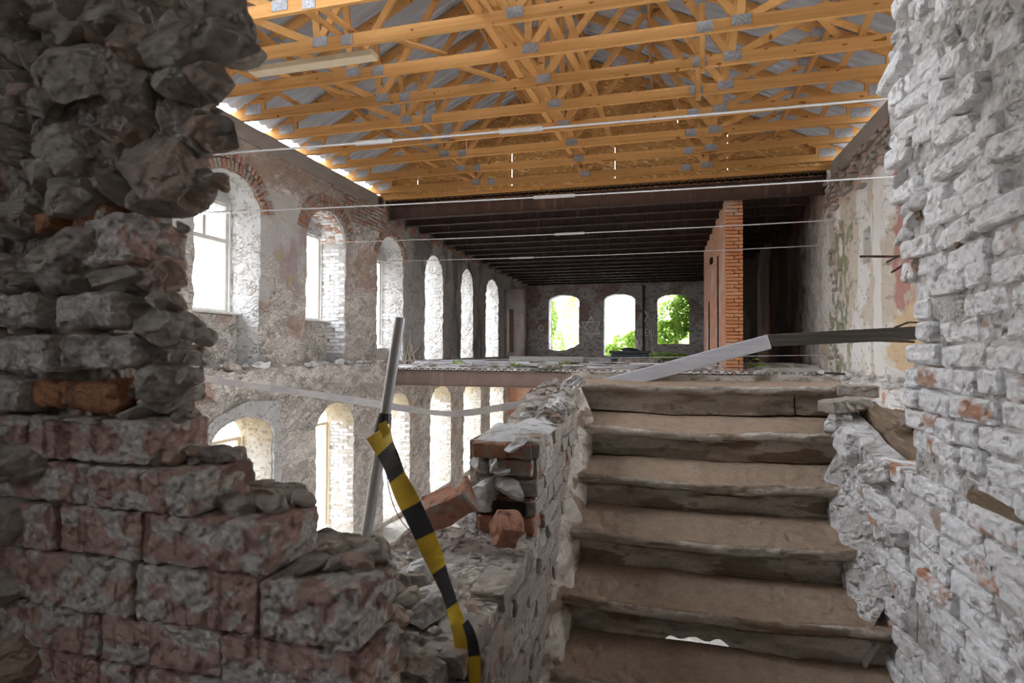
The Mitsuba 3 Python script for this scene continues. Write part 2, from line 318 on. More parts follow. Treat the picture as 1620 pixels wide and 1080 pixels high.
scene['m_wall_back'] = diff(c_wall_back, lambda p, n, uv: fbm(p.x*8, p.y*8, p.z*8, 4), .1)
def c_brickwork(s_, red, mort):
    def fn(p, n, uv):
        z = p.z/.077; row = dr.floor(z); h = dr.select(dr.abs(n.x) > .5, p.y, p.x)/.28+.5*(row-2*dr.floor(row/2))
        fz = z-row; fh = h-dr.floor(h); j = smoothstep(.0, .12, fz)*smoothstep(.0, .04, fh); t = cell_rand(row, dr.floor(h), s_)
        b = fbm(p.x*12, p.y*12, p.z*12, 3)
        c = mix(red[0], red[1], t); c = mix(c, red[2], smoothstep(.5, .75, fbm(p.x*1.2, p.y*1.2, p.z*1.2, 4)))
        return mix(mort, c, j)*(.8+.4*b)
    return fn
scene['m_brickwork'] = diff(c_brickwork(1, ((.56, .27, .17), (.62, .35, .24), (.60, .47, .40)), (.52, .45, .40)))
scene['m_brickwork_grey'] = diff(c_brickwork(2, ((.30, .20, .17), (.36, .30, .28), (.34, .33, .33)), (.15, .13, .12)))
scene['m_brickwork_pale'] = diff(c_brickwork(3, ((.66, .48, .40), (.72, .56, .49), (.70, .60, .55)), (.55, .48, .44)))
def c_concrete(p, n, uv): return mix((.26, .235, .215), (.36, .33, .305), fbm(p.x*4, p.y*4, p.z*4, 4))
scene['m_concrete'] = diff(c_concrete, fine_h, .004)
def c_wood(p, n, uv):           # fresh softwood, grain along uv.x's axis (0 x, 1 slanted or upright, 2 y)
    g = dr.select(uv.x > 1.5, fbm(p.x*26, p.y*1.5, p.z*26, 3), dr.select(uv.x > .5, fbm(p.x*11, p.y*26, p.z*11, 3), fbm(p.x*1.5, p.y*26, p.z*30, 3)))
    c = mix((.47, .23, .075), (.62, .345, .14), g); k = noise(p.x*5+uv.y*40, p.y*3, p.z*7)
    c = mix(c, (.28, .11, .03), smoothstep(.88, .93, noise(p.x*9+uv.y*31, p.y*9, p.z*16)))
    return c*(.86+.28*uv.y)
scene['m_wood'] = diff(c_wood)
def c_osb(p, n, uv):
    x, z = p.x+uv.x*3, p.z
    w = fbm(x*5, z*5, 2, 2)*5; f1 = noise((x*math.cos(.5)+z*math.sin(.5)+w*.02)*9, (z*math.cos(.5)-x*math.sin(.5))*38, w); f2 = noise((x*math.cos(-.4)+z*math.sin(-.4))*10, (z*math.cos(.4)+x*math.sin(.4))*42, 4)
    c = mix((.38, .185, .06), (.56, .32, .12), f1); return mix(c, (.76, .52, .25), smoothstep(.66, .86, f2)*.8)*(.9+.2*uv.y)
scene['m_osb'] = diff(c_osb)
scene['m_roof'] = pbr(lambda p, n, uv: mix((.36, .385, .425), (.46, .49, .53), fbm(p.x*3, p.y*3, p.z*3, 4)), .5, .15)
scene['m_plate'] = pbr(lambda p, n, uv: mix((.26, .26, .27), (.40, .40, .41), smoothstep(.3, .7, noise(p.x*160, p.y*3, p.z*40))), .5, .5)
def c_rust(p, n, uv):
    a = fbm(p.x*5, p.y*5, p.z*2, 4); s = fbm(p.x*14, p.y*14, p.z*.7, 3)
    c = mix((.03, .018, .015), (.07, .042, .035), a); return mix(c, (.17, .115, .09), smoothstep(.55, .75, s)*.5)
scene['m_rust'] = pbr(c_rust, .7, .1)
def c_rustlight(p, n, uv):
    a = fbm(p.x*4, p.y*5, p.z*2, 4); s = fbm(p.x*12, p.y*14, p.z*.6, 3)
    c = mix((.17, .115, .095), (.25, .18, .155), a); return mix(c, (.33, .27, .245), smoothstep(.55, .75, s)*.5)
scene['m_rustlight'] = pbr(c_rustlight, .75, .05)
scene['m_galv'] = pbr(lambda p, n, uv: mix((.42, .42, .42), (.62, .62, .62), fbm(p.x*12, p.y*40, p.z*12, 3)), .4, .6)
scene['m_rod'] = pbr(lambda p, n, uv: mix((.42, .42, .42), (.60, .60, .60), fbm(p.x*5, p.y*40, p.z*40, 3)), .45, .4)
def c_step(p, n, uv):
    a = fbm(p.x*4, p.y*6, p.z*9, 4); b = fbm(p.x*18, p.y*18, p.z*24, 4); tr = smoothstep(.45, .8, n.z)
    plast = mix((.37, .31, .25), (.62, .56, .485), smoothstep(.3, .65, fbm(p.x*5, p.y*6, p.z*16, 4))); plast = mix(plast, (.23, .165, .11), smoothstep(.57, .62, fbm(p.x*2.6+6, p.y*9, p.z*9, 4))*.85); plast = mix(plast, (.30, .32, .25), smoothstep(.6, .75, fbm(p.x*2, 3, p.z*3+5, 3))*.4)
    dust = mix((.29, .205, .145), (.41, .315, .24), b)
    c = mix(plast, dust, tr); return mix(c, (.13, .10, .075), smoothstep(.60, .74, b)*(.5-.38*tr))*(.8+.4*fbm(p.x*70, p.y*70, p.z*70, 3))
scene['m_step'] = diff(c_step, lambda p, n, uv: fbm(p.x*24, p.y*24, p.z*24, 4), .035)
def c_dirt(p, n, uv):
    a = fbm(p.x*7, p.y*7, p.z*7, 4); b = fbm(p.x*40, p.y*40, p.z*40, 3)
    return mix(mix((.17, .12, .08), (.30, .225, .165), a), (.42, .38, .34), smoothstep(.62, .75, b)*.6)
scene['m_dirt'] = diff(c_dirt, rough_h, .04)
def c_ground(p, n, uv):
    a = fbm(p.x*.8, p.y*.8, 3, 4); b = fbm(p.x*9, p.y*9, 3, 4); return mix(mix((.48, .45, .41), (.66, .64, .61), a), (.34, .29, .24), smoothstep(.58, .72, b)*.6)
scene['m_ground'] = diff(c_ground, lambda p, n, uv: fbm(p.x*10, p.y*10, p.z*10, 4), .06)
scene['m_outside'] = diff(lambda p, n, uv: mix((.44, .43, .38), (.52, .50, .45), fbm(p.x*.3, p.y*.3, 1, 3)))
def c_debris(p, n, uv):
    a = fbm(p.x*5, p.y*5, p.z*5, 4); return mix(mix((.54, .52, .49), (.90, .88, .86), smoothstep(.3, .6, a)), (.14, .16, .07), smoothstep(.62, .7, fbm(p.x*1.5, p.y*1.5, 2, 3))*.7)
scene['m_debris'] = diff(c_debris, rough_h, .04)
def c_greyplank(p, n, uv):
    a = fbm(p.x*5, p.y*60, p.z*60, 3); return mix((.58, .58, .62), (.78, .78, .83), a)
scene['m_greyplank'] = diff(c_greyplank, lambda p, n, uv: fbm(p.x*8, p.y*70, p.z*70, 3), .004)
def c_darkplank(p, n, uv):
    a = fbm(p.x*4, p.y*60, p.z*60, 3); return mix((.055, .05, .045), (.15, .135, .115), a)
scene['m_darkplank'] = diff(c_darkplank, lambda p, n, uv: fbm(p.x*6, p.y*70, p.z*70, 3), .004)
def c_hazard(p, n, uv):         # yellow and black blocks along the band
    s = uv.x/.2; k = smoothstep(.48, .50, s-dr.floor(s))*(1-smoothstep(.98, 1.0, s-dr.floor(s)))
    return mix((.62, .42, .03), (.025, .025, .03), k)*(.85+.3*fbm(p.x*30, p.y*30, p.z*30, 2))
scene['m_hazard'] = pbr(c_hazard, .28, 0, spec=.6)
def c_tape(p, n, uv):
    s = uv.x/.36; k = smoothstep(.46, .5, s-dr.floor(s))*(1-smoothstep(.96, 1., s-dr.floor(s)))
    return mix((.84, .82, .81), (.74, .72, .76), k)*(.9+.2*fbm(p.x*20, p.y*20, p.z*60, 2))
scene['m_tape'] = pbr(c_tape, .4, 0)
scene['m_white'] = diff(lambda p, n, uv: mix((.55, .53, .49), (.72, .71, .68), fbm(p.x*8, p.y*8, p.z*8, 3)))
scene['m_cream'] = diff(lambda p, n, uv: mix((.62, .52, .36), (.72, .62, .46), fbm(p.x*8, p.y*8, p.z*3, 3)))
scene['m_wire'] = plain((.16, .12, .10))
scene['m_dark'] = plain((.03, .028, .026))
scene['m_paint'] = diff(lambda p, n, uv: mix((.80, .79, .78), (.93, .92, .91), fbm(p.x*12, p.y*12, p.z*12, 3)))
scene['m_slate'] = diff(lambda p, n, uv: mix((.10, .125, .145), (.17, .195, .215), fbm(p.x*5, p.y*5, p.z*5, 3)))
def leafmat(a, b): return {'type': 'principledthin', 'base_color': proc(lambda p, n, uv: mix(a, b, cell_rand(p.x*14, p.y*14, p.z*14))), 'roughness': .5, 'diff_trans': .9, 'spec_trans': 0.0}
scene['m_leaf'] = leafmat((.22, .37, .06), (.44, .58, .15))
scene['m_conifer'] = leafmat((.20, .32, .08), (.38, .48, .16))
scene['m_bark'] = diff(lambda p, n, uv: mix((.10, .075, .055), (.20, .16, .13), fbm(p.x*20, p.y*20, p.z*5, 3)))
scene['m_twig'] = plain((.45, .38, .30))
scene['m_housewall'] = plain((.72, .64, .58))
scene['m_rooftile'] = plain((.34, .33, .34))

# ------------------------------------------------------------------ the hall: left wall with two storeys of arched openings
XL, XR, YF, YB = -6.6, 3.23, 12.7, 27.9
GZ = -UP
def L3(p): return np.c_[np.full(len(p), XL)-p[:, 2], p[:, 0], p[:, 1]]
UPPER = [(1.3, 2.7), (4.05, 5.45), (6.8, 8.2), (9.5, 10.9), (12.32, 13.72), (15.15, 16.55), (18.2, 19.45), (21.0, 22.75), (24.0, 25.15)]
LOWER = [(1.6, 3.0), (4.4, 5.8), (7.15, 8.56), (9.88, 11.3), (12.7, 14.2), (15.6, 17.3), (18.5, 20.4), (21.6, 23.55)]
holes = []
for k, (a, b) in enumerate(UPPER):
    holes.append([(a, -.12), (a, 1.82), (b, 1.82), (b, -.12)] if k == 8 else arch(a, b, -.30, 2.22 if k < 3 else 2.12, 2.8))
for k, (a, b) in enumerate(LOWER): holes.append(arch(a, b, -4.25, -1.62 if k != 2 else -1.5, -1.13))
poly = Polygon([(.9, GZ-.2), (28.3, GZ-.2), (28.3, 3.62), (12.75, 3.62), (12.75, 3.42), (.9, 3.42)], holes)
def wl_front(p):
    y, z = p[:, 0], p[:, 1]
    sm = np.clip((z-1.1+2*nfbm(np.c_[p, p[:, :1]*0], 1.1, 3, 4))/.3, 0, 1)*(y < 11)*(z < 2.8)   # smooth plaster stands a little proud of the bare stone
    return -.02*sm+.02*(z > 2.9)
fr, rim, rims, bk = slab(poly, L3, .66, .06, front=.05, edge=.03, fscale=7, layers=10, seed=3, front_fn=wl_front)
put('wall_left', join([fr, rim]), 'm_wall_left', smooth=False)
tag('wall_left', 'long ruined left wall of the hall with two storeys of arched window openings', 'wall', kind='structure')
put('outer_face', bk, 'm_outside', 'wall_left')
reveal = []
for k, r in enumerate(rims): reveal.append(put('reveal', r, 'm_reveal' if k < 9 else 'm_reveal_warm', 'wall_left'))
E1 = 0
def pebbled(name, poly, to3, th, res, mat, parent, front=.03, edge=.02, seed=1, fs=7):
    a, b, c, d = slab(poly, to3, th, res, front, edge, fs, seed=seed); return put(name, join([a, b, *c, d]), mat, parent)
for k in (1, 2, 3, 4):          # thin parapets under the sills
    a, b = UPPER[k]; top = .56 if k < 4 else .02
    pg = Polygon([(a-.02, -.45), (b+.02, -.45), (b+.02, top), (a-.02, top)])
    pebbled('parapet', pg, lambda p: L3(p+[0, 0, .44]), .2, .08, 'm_wall_left', 'wall_left', .02, .012, 20+k)
# rubble lip left by the floor that has gone
g = np.random.default_rng(11)
ys = np.arange(1.0, 12.65, .22)
lo = [(y, -.62-.22*g.random()-.12*(y > 11.3)) for y in ys]; hi = [(y, -.31-.07*g.random()) for y in ys[::-1]]
pebbled('ledge', Polygon(lo+hi), lambda p: L3(p*[1, 1, 1]+[0, 0, -.33]), .34, .07, 'm_wall_left', 'wall_left', .05, .04, 31, 6)
for k in range(26):
    y = g.uniform(6.3, 12.4); s = g.uniform(.08, .24)
    put('ledge_stone', stone((XL+g.uniform(.08, .3), y, -.31+s*.12), (s, s*1.3, s*.6), g, 1), 'm_limestone' if g.random() < .6 else 'm_stone', 'wall_left', uv=(g.random(), .2))
# brick arches over the first upper openings
for (a, b), rings, t0, t1 in (((6.8, 8.2), 2, .15, 1.0), ((9.5, 10.9), 2, 0, 1.0), ((12.32, 13.72), 1, 0, 1.0)):
    cy, w, zs, rise = (a+b)/2, (b-a)/2, 2.2, .6
    for ring in range(rings):
        n = 25+5*ring
        for i in range(n):
            t = math.pi*(.04+.92*(i+.5)/n)
            if g.random() < .12 and ring: continue
            rr = .09+.15*ring; c = np.array([0, cy-(w+rr)*math.cos(t), zs+(rise+rr)*math.sin(t)])
            tang = np.array([0, (w)*math.sin(t), rise*math.cos(t)]); tang /= np.linalg.norm(tang); rad = np.array([0, -tang[2], tang[1]]); rad *= np.sign(rad[2]) or 1
            R = np.stack([[1, 0, 0], tang, rad], 1)
            c[0] = XL-.012+g.uniform(-.02, .012)
            put('arch_brick', brick(c, (.16, .062, .135), g, r=.008, amp=.003, R=R), 'm_brick', 'wall_left', uv=(g.random(), g.uniform(.25, .62)))
# bare courses under the ring beam beside the second arch, and packing bricks between the joists
for row in range(7):
    z = 3.36-.085*row
    for y in np.arange(10.35+.13*row+.13*(row % 2), 12.72, .27):
        if g.random() < .9: put('brick', brick((XL-.04+g.uniform(-.03, .03), y+.13, z), (.18, .245, .068), g, r=.01, amp=.006), 'm_brick', 'wall_left', uv=(g.random(), g.uniform(.35, .8)))
JY = [YF+.93*k for k in range(17)]
for k, y in enumerate(JY[:-1]):
    for j in range(2): put('packing_brick', brick((XL-.02, y+.33+.27*j, 3.22), (.2, .25, .15), g, r=.01, amp=.006), 'm_brick', 'wall_left', uv=(g.random(), g.uniform(.3, .6)))
# whitewashed bricks showing in the far reveals of the openings (sub-parts of each reveal)
def reveal_bricks(holder, yr, z0, z1, d0, d1, keep, mat, zarch=None):
    rows = int((z1-z0)/.078)
    for r in range(rows):
        z = z0+.078*(r+.5); x = XL-d0-(.13 if r % 2 else 0)
        while x > XL-d1:
            l = .24 if g.random() < .7 else .12
            if g.random() < keep: put('brick', brick((x-l/2, yr+.035+g.uniform(-.012, .012), z), (l-.014, .10, .066), g, r=.01, amp=.005), mat, holder, uv=(g.random(), g.uniform(.45, .95)))
            x -= l
reveal_bricks(reveal[3], 10.9, -.1, 2.3, .0, .58, .85, 'm_limebrick')
reveal_bricks(reveal[4], 13.72, .0, 1.0, .02, .6, .5, 'm_limebrick')
reveal_bricks(reveal[7], 22.75, -.2, 2.0, .02, .75, .55, 'm_limebrick')
reveal_bricks(reveal[12], 11.3, -3.8, -1.6, .0, .6, .8, 'm_limebrick')
reveal_bricks(reveal[13], 14.2, -3.6, -1.6, .0, .72, .75, 'm_limebrick')
reveal_bricks(reveal[14], 17.3, -3.2, -1.6, .0, .72, .6, 'm_limebrick')
# soffit bricks of the second arch
for i in range(17):
    t = math.pi*(.30+.66*(i+.5)/17)
    for j in range(3):
        c = np.array([XL-.11-.21*j, 10.2-.71*math.cos(t), 2.2+.61*math.sin(t)]); tang = np.array([0, math.sin(t)*.7, .6*math.cos(t)]); tang /= np.linalg.norm(tang); rad = np.array([0, -tang[2], tang[1]])
        put('brick', brick(c, (.2, .07, .1), g, r=.01, amp=.005, R=np.stack([[1, 0, 0], tang, rad], 1)), 'm_limebrick', reveal[3], uv=(g.random(), g.uniform(.2, .6)))
# bricked-up opening with a pale perforated slit near the far corner
pg = Polygon([(23.75, -.3), (27.8, -.3), (27.8, 3.05), (23.75, 2.6)], [[(24.05, -.12), (24.05, 1.8), (25.1, 1.8), (25.1, -.12)]])
a, b, c, d = slab(pg, lambda p: np.c_[XL+.05-p[:, 2], p[:, 0], p[:, 1]], .12, .25, .01, .01, 5, seed=8)
put('brick_infill', join([a, b, *c]), 'm_brickwork_grey', 'wall_left'); tag('wall_left__brick_infill', 'patch of grey brick infill')
hs = [[(24.35+.0, -.02+.25*k), (24.35, .10+.25*k), (24.72, .10+.25*k), (24.72, -.02+.25*k)] for k in range(7)]
a, b, c, d = slab(Polygon([(24.0, -.2), (25.15, -.2), (25.15, 1.85), (24.0, 1.85)], hs), lambda p: np.c_[XL-.12-p[:, 2], p[:, 0], p[:, 1]], .15, .2, .004, .004, 5, seed=9)
put('perforated_infill', join([a, b, *c, d]), 'm_brickwork_pale', 'wall_left')
# ring beams carrying the roof
def ring(name, x0, x1, lab):
    v, f = rbox((x1-x0, 12.0, .29), (2, 60, 2), .008); v = v+[(x0+x1)/2, 6.75, 3.545]; v = v+nfbm(v, 3, 3)[:, None]*.02
    put(name, (v, f), 'm_concrete'); tag(name, lab, 'trim', kind='structure')
ring('trim_1', -6.95, -6.585, 'grey concrete ring beam along the top of the left wall under the trusses')
ring('trim_2', 3.2, 3.5, 'grey concrete ring beam along the top of the right wall under the trusses')

# window joinery left in the openings
def frame(name, lab, y0, y1, z0, z1, x, mat, transom=None, mull=None, sill=False, sides='lrtb'):
    tag(name, lab, 'window', kind='structure')
    w, d = .055, .07; P = []
    if 'l' in sides: put('stile', abox(x-d, x, y0, y0+w, z0, z1, r=.006), mat, name)
    if 'r' in sides: put('stile', abox(x-d, x, y1-w, y1, z0, z1, r=.006), mat, name); put('stile', abox(x-d+.05, x+.035, y1, y1+.03, z0, z1, r=.005), mat, name)
    if 't' in sides: put('head', abox(x-d, x, y0+w, y1-w, z1-w, z1, r=.006), mat, name)
    if 'b' in sides: put('bottom_rail', abox(x-d, x, y0+w, y1-w, z0, z0+w, r=.006), mat, name)
    if transom: put('transom', abox(x-d+.01, x+.01, y0+w, y1-w, transom-.035, transom+.035, r=.006), mat, name)
    if mull: put('mullion', abox(x-d+.01, x, mull-.035, mull+.035, transom+.035, z1-w, r=.006), mat, name)
    if sill:
        v, f = rbox((.36, y1-y0+.1, .035), (2, 14, 1), .008); v = v+[x+.06, (y0+y1)/2, z0-.02]; put('sill', (v+nfbm(v, 9, 2)[:, None]*.008, f), 'm_white', name)
frame('window_1', 'weathered white window frame with a transom and upper mullion in the nearest visible upper opening', 6.84, 8.14, .60, 2.46, -7.18, 'm_white', 1.82, 7.62, True)
frame('window_2', 'bare white window frame standing in the second upper opening beside whitewashed bricks', 9.54, 10.84, .60, 2.42, -7.18, 'm_white', sill=True)
frame('window_3', 'narrow pale frame upright left in the third upper opening', 12.36, 13.64, .1, 2.3, -7.2, 'm_white', sides='lrt')
frame('window_4', 'cream painted window frame in the nearest lower opening with a smooth round arch', 7.2, 8.5, -4.0, -1.55, -7.2, 'm_cream', sides='lrt')
frame('window_5', 'cream painted frame upright in the second lower opening', 9.92, 11.22, -3.9, -1.62, -7.2, 'm_cream', sides='lrt')
for k, (y0, y1, z0) in enumerate(((6.75, 8.25, 2.44), (9.45, 10.95, 2.40), (12.3, 13.75, 2.3))):
    pebbled('lintel', sbox(y0, z0, y1, 2.95), lambda p: L3(p+[0, 0, .52]), .3, .09, 'm_reveal', 'wall_left', .01, .006, 60+k)
pebbled('smooth_surround', Polygon([(6.72, -2.4), *arch(7.13, 8.58, -2.4, -1.5, -1.12)[1:-1][::1], (8.58, -2.6), (8.78, -2.6), (8.72, -.92), (7.9, -.86), (7.2, -1.06), (6.85, -1.35)]).buffer(0), lambda p: np.c_[XL+.045-p[:, 2], p[:, 0], p[:, 1]], .1, .05, 'm_reveal', 'wall_left', .004, .006, 71)
tag('wall_left__smooth_surround', 'smooth grey plaster surround')

# ------------------------------------------------------------------ right wall
def R3(p): return np.c_[np.full(len(p), XR)+p[:, 2], p[:, 0], p[:, 1]]
poly = Polygon([(2.6, GZ-.2), (28.3, GZ-.2), (28.3, 3.62), (12.75, 3.62), (12.75, 3.42), (2.6, 3.42)], [[(10.28, 1.42), (10.28, 2.0), (10.62, 2.0), (10.62, 1.42)]]+[arch(a, a+1.5, b, c-.6, c) for a in (3.3, 5.6) for b, c in ((-.2, 2.8), (-4.2, -1.1))])
def wr_front(p):
    y, z = p[:, 0], p[:, 1]
    o = .035*((y > 9.5) & (y < 10.1)*(z > -.5))*-1+.05*(y < 9.48)*(z > -.35)-.16*(z < -.5)
    return o+.05*np.clip((z-2.75)/.2, 0, 1)
fr, rim, rims, bk = slab(poly, R3, .6, .085, front=.022, edge=.02, fscale=6, layers=5, seed=5, front_fn=wr_front)
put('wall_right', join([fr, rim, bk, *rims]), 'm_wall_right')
tag('wall_right', 'right wall of the hall with peeling white, yellow and red plaster', 'wall', kind='structure')
put('niche_back', abox(XR+.2, XR+.3, 10.2, 10.7, 1.3, 2.1), 'm_brickwork_grey', 'wall_right')
g = np.random.default_rng(21)
for row in range(9):            # crumbling bricks under the ring beam
    z = 3.36-.08*row
    for y in np.arange(6.2, 12.75, .27):
        if g.random() < (.95 if row < 4 else .75-.12*(row-4)): put('brick', brick((XR+.03+g.uniform(-.05, .04), y+.13*(row % 2)+g.uniform(-.03, .03), z), (.2, g.uniform(.13, .25), .066), g, r=.012, amp=.009, tilt=.08), 'm_brick', 'wall_right', uv=(g.random()*.5+.5, g.uniform(.55, .85)))
for row in range(22):           # ragged bricks where the wall steps down beside the steel beam
    z = 2.7-.15*row
    for j in range(2): 
        if g.random() < .5: put('brick', brick((XR+.055+g.uniform(-.03, .03), 12.0+.3*j+g.uniform(-.25, .2), z+g.uniform(-.05, .05)), (.18, g.uniform(.12, .24), .066), g, r=.012, amp=.009, tilt=.1), 'm_brick', 'wall_right', uv=(g.random()*.6, g.uniform(.5, .9)))
for k in range(34):             # broken ledge at floor level
    s = g.uniform(.08, .2); put('ledge_stone', stone((XR-.1+g.uniform(-.12, .1), g.uniform(7.6, 12.5), -.44+g.uniform(-.05, .06)), (s, s*1.2, s*.55), g, 1), 'm_limestone', 'wall_right', uv=(g.random(), .2))
for row in range(14):           # whitewashed bricks below the ledge
    z = -.62-.08*row
    for y in np.arange(8.0, 12.0, .27):
        if g.random() < .55: put('lime_brick', brick((XR-.15+g.uniform(-.02, .02), y+.13*(row % 2), z), (.14, .245, .068), g, r=.012, amp=.006), 'm_limebrick', 'wall_right', uv=(g.random(), g.uniform(.3, .9)))
for k, (y, z) in enumerate(((9.3, 1.35), (8.8, .12), (11.2, -.42))): put('iron_stub', tube([(XR+.1, y, z), (XR-.45, y-.02, z+.02)], .018, 6), 'm_rust', 'wall_right')

# ------------------------------------------------------------------ back wall with three arched openings
def B3(p): return np.c_[p[:, 0], np.full(len(p), YB)+p[:, 2], p[:, 1]]
rubble = [(-5.48, .02), (-5.2, -.04), (-4.9, -.06), (-4.6, -.0), (-4.4, .08), (-4.2, .13), (-3.96, .30)]
def arch2(a0, a1, b0, bs, bt): return arch(a0, a1, b0, bs, bt, 10)
h1 = [*rubble, *[(q[0], q[1]) for q in arch2(-5.48, -3.96, .3, 2.4, 2.72)][::-1][1:-1]]
poly = Polygon([(-7.0, GZ-.2), (3.6, GZ-.2), (3.6, 3.7), (-7.0, 3.7)], [h1, arch2(-2.75, -1.27, -.28, 2.4, 2.72), arch2(-.23, 1.25, .28, 2.35, 2.66)])
fr, rim, rims, bk = slab(poly, B3, .65, .14, front=.03, edge=.03, fscale=3, layers=4, seed=6)
put('wall_back', join([fr, rim, bk]), 'm_wall_back')
tag('wall_back', 'dark sooty end wall with three arched openings and white painted stars', 'wall', kind='structure')
for r in rims: put('reveal', r, 'm_reveal', 'wall_back')
v, f = tube([(-.87, YB-.05, -.4), (-.87, YB-.05, 3.1)], .06, 8); put('drain_pipe', (v, f), 'm_darkplank', 'wall_back')
def strokes(segs, w=.045):
    ms = []
    for a, b in segs:
        a, b = np.array([a[0], YB-.062, a[1]]), np.array([b[0], YB-.062, b[1]]); ms.append(bar(a, b, .02, w, up=(0, -1, 0)) if False else bar(a, b, w, .02, up=(0, 1, 0)))
    return join(ms)
def star(cx, cz, r, w, skip=()):
    p = [(cx+r*math.sin(math.pi/3*k), cz+r*1.12*math.cos(math.pi/3*k)) for k in range(6)]
    s = [(p[0], p[2]), (p[2], p[4]), (p[4], p[0]), (p[1], p[3]), (p[3], p[5]), (p[5], p[1])]
    return strokes([q for k, q in enumerate(s) if k not in skip], w)
put('painted_star', star(-3.36, 1.07, .5, .075, ()), 'm_paint', 'wall_back'); tag('wall_back__painted_star', 'large white painted six-pointed star')
put('painted_star', star(-5.84, 1.07, .17, .035), 'm_paint', 'wall_back'); put('painted_star', star(-.83, 1.62, .26, .04, (1,)), 'm_paint', 'wall_back')
GL = {'J': [((.5, 1), (.5, .15)), ((.5, .15), (.1, 0))], 'U': [((0, 1), (0, 0)), ((0, 0), (.55, 0)), ((.55, 0), (.55, 1))], 'E': [((0, 0), (0, 1)), ((0, 1), (.5, 1)), ((0, .5), (.4, .5)), ((0, 0), (.5, 0))],
      'N': [((0, 0), (0, 1)), ((0, 1), (.55, 0)), ((.55, 0), (.55, 1))], 'W': [((0, 1), (.15, 0)), ((.15, 0), (.3, .7)), ((.3, .7), (.45, 0)), ((.45, 0), (.6, 1))], 'R': [((0, 0), (0, 1)), ((0, 1), (.5, .85)), ((.5, .85), (0, .5)), ((0, .5), (.5, 0))],
      'I': [((.2, 0), (.2, 1))], 'T': [((0, 1), (.6, 1)), ((.3, 0), (.3, 1))], 'O': [((0, 0), (0, 1)), ((0, 1), (.5, 1)), ((.5, 1), (.5, 0)), ((.5, 0), (0, 0))]}
def lettering(rows):
    s = []
    for txt, x0, z0, h, adv in rows:
        for ch in txt:
            if ch in GL: s += [((x0+a[0]*adv*1.25, z0+a[1]*h), (x0+b[0]*adv*1.25, z0+b[1]*h)) for a, b in GL[ch]]
            x0 += adv
    return strokes(s, .05)
put('painted_lettering', lettering([('JUI', -1.22, .68, .3, .125), ('ENI', -.78, .68, .3, .17), ('WER', -1.22, .1, .36, .125), ('ITO', -.72, .16, .34, .16)]), 'm_paint', 'wall_back')

# ------------------------------------------------------------------ brick partition with its pier end, and the far lower wall
put('wall_partition', abox(1.32, 1.64, 13.0, 19.6, -.5, 3.3, (1, 1, 1)), 'm_brickwork')
tag('wall_partition', 'orange brick partition wall running back under the dark ceiling joists', 'wall', kind='structure')
g = np.random.default_rng(33)
for row in range(48):
    z = -.45+.077*(row+.5)
    for x0, x1 in (((1.30, 1.66),) if row % 4 == 1 else ((1.30, 1.48), (1.48, 1.66)) if row % 2 else ((1.30, 1.57), (1.57, 1.66))):
        put('brick', brick(((x0+x1)/2, 12.95+g.uniform(-.012, .012), z), (x1-x0-.012, .13, .066), g, r=.008, amp=.003), 'm_orange', 'wall_partition', uv=(g.random(), .75 if row > 42 or row < 8 else .3))
for y, z1 in ((14.6, 2.3), (17.3, 1.4)): put('slot', abox(1.305, 1.33, y, y+.22, -.4, z1), 'm_dark', 'wall_partition')
put('patch', abox(1.26, 1.32, 16.2, 16.5, 2.35, 2.5, r=.01), 'm_dark', 'wall_partition')
put('wall_lower', abox(-6.6, 3.3, 24.4, 24.8, GZ, -.9), 'm_brickwork'); tag('wall_lower', 'red brick cross wall far back in the lower storey', 'wall', kind='structure')
# dark room end beyond the partition
put('wall_dark', abox(1.5, 3.4, 21.5, 21.8, -.5, 3.4), 'm_darkplank'); tag('wall_dark', 'sooty dark wall closing the passage behind the brick partition', 'wall', kind='structure')
v = spline([(2.36, 18.0, -.45), (2.36, 18, .4), (2.34, 18, 1.0), (2.2, 18, 1.35), (2.24, 18, 2.1)], 14); k = thing('flue_pipe', 'pale bent pipe standing in the dark passage beside the brick pier', 'pipe')
put('upright', tube(v[:8], .16, 10), 'm_concrete', k); put('bend', tube(v[7:], .09, 10), 'm_concrete', k)

# ------------------------------------------------------------------ upper floor, its edge beam and rubble
put('floor', abox(-6.9, 3.5, YF+.12, 28.2, -.80, -.50), 'm_debris'); tag('floor', 'upper storey floor slab reaching back to the end wall', 'floor', kind='structure')
def ibeam(x0, x1, y, z0, z1, w=.13, t=.014):
    h = (z0+z1)/2; P = [(-w/2, z0), (w/2, z0), (w/2, z0+t), (t/2, z0+t*1.6), (t/2, z1-t*1.6), (w/2, z1-t), (w/2, z1), (-w/2, z1), (-w/2, z1-t), (-t/2, z1-t*1.6), (-t/2, z0+t*1.6), (-w/2, z0+t)]
    m = trimesh.creation.extrude_polygon(Polygon(P), x1-x0); v, f = vf(m); return np.c_[v[:, 2]+x0, v[:, 0]+y, v[:, 1]], f
k = thing('floor_beam', 'long rusty brown steel beam along the open edge of the upper floor', 'beam')
put('web', ibeam(-6.35, 3.2, YF, -.875, -.52, .16), 'm_rustlight', k)
for x in (-2.2, .6): put('splice_plate', abox(x, x+.35, YF-.095, YF-.08, -.84, -.55), 'm_rustlight', k)
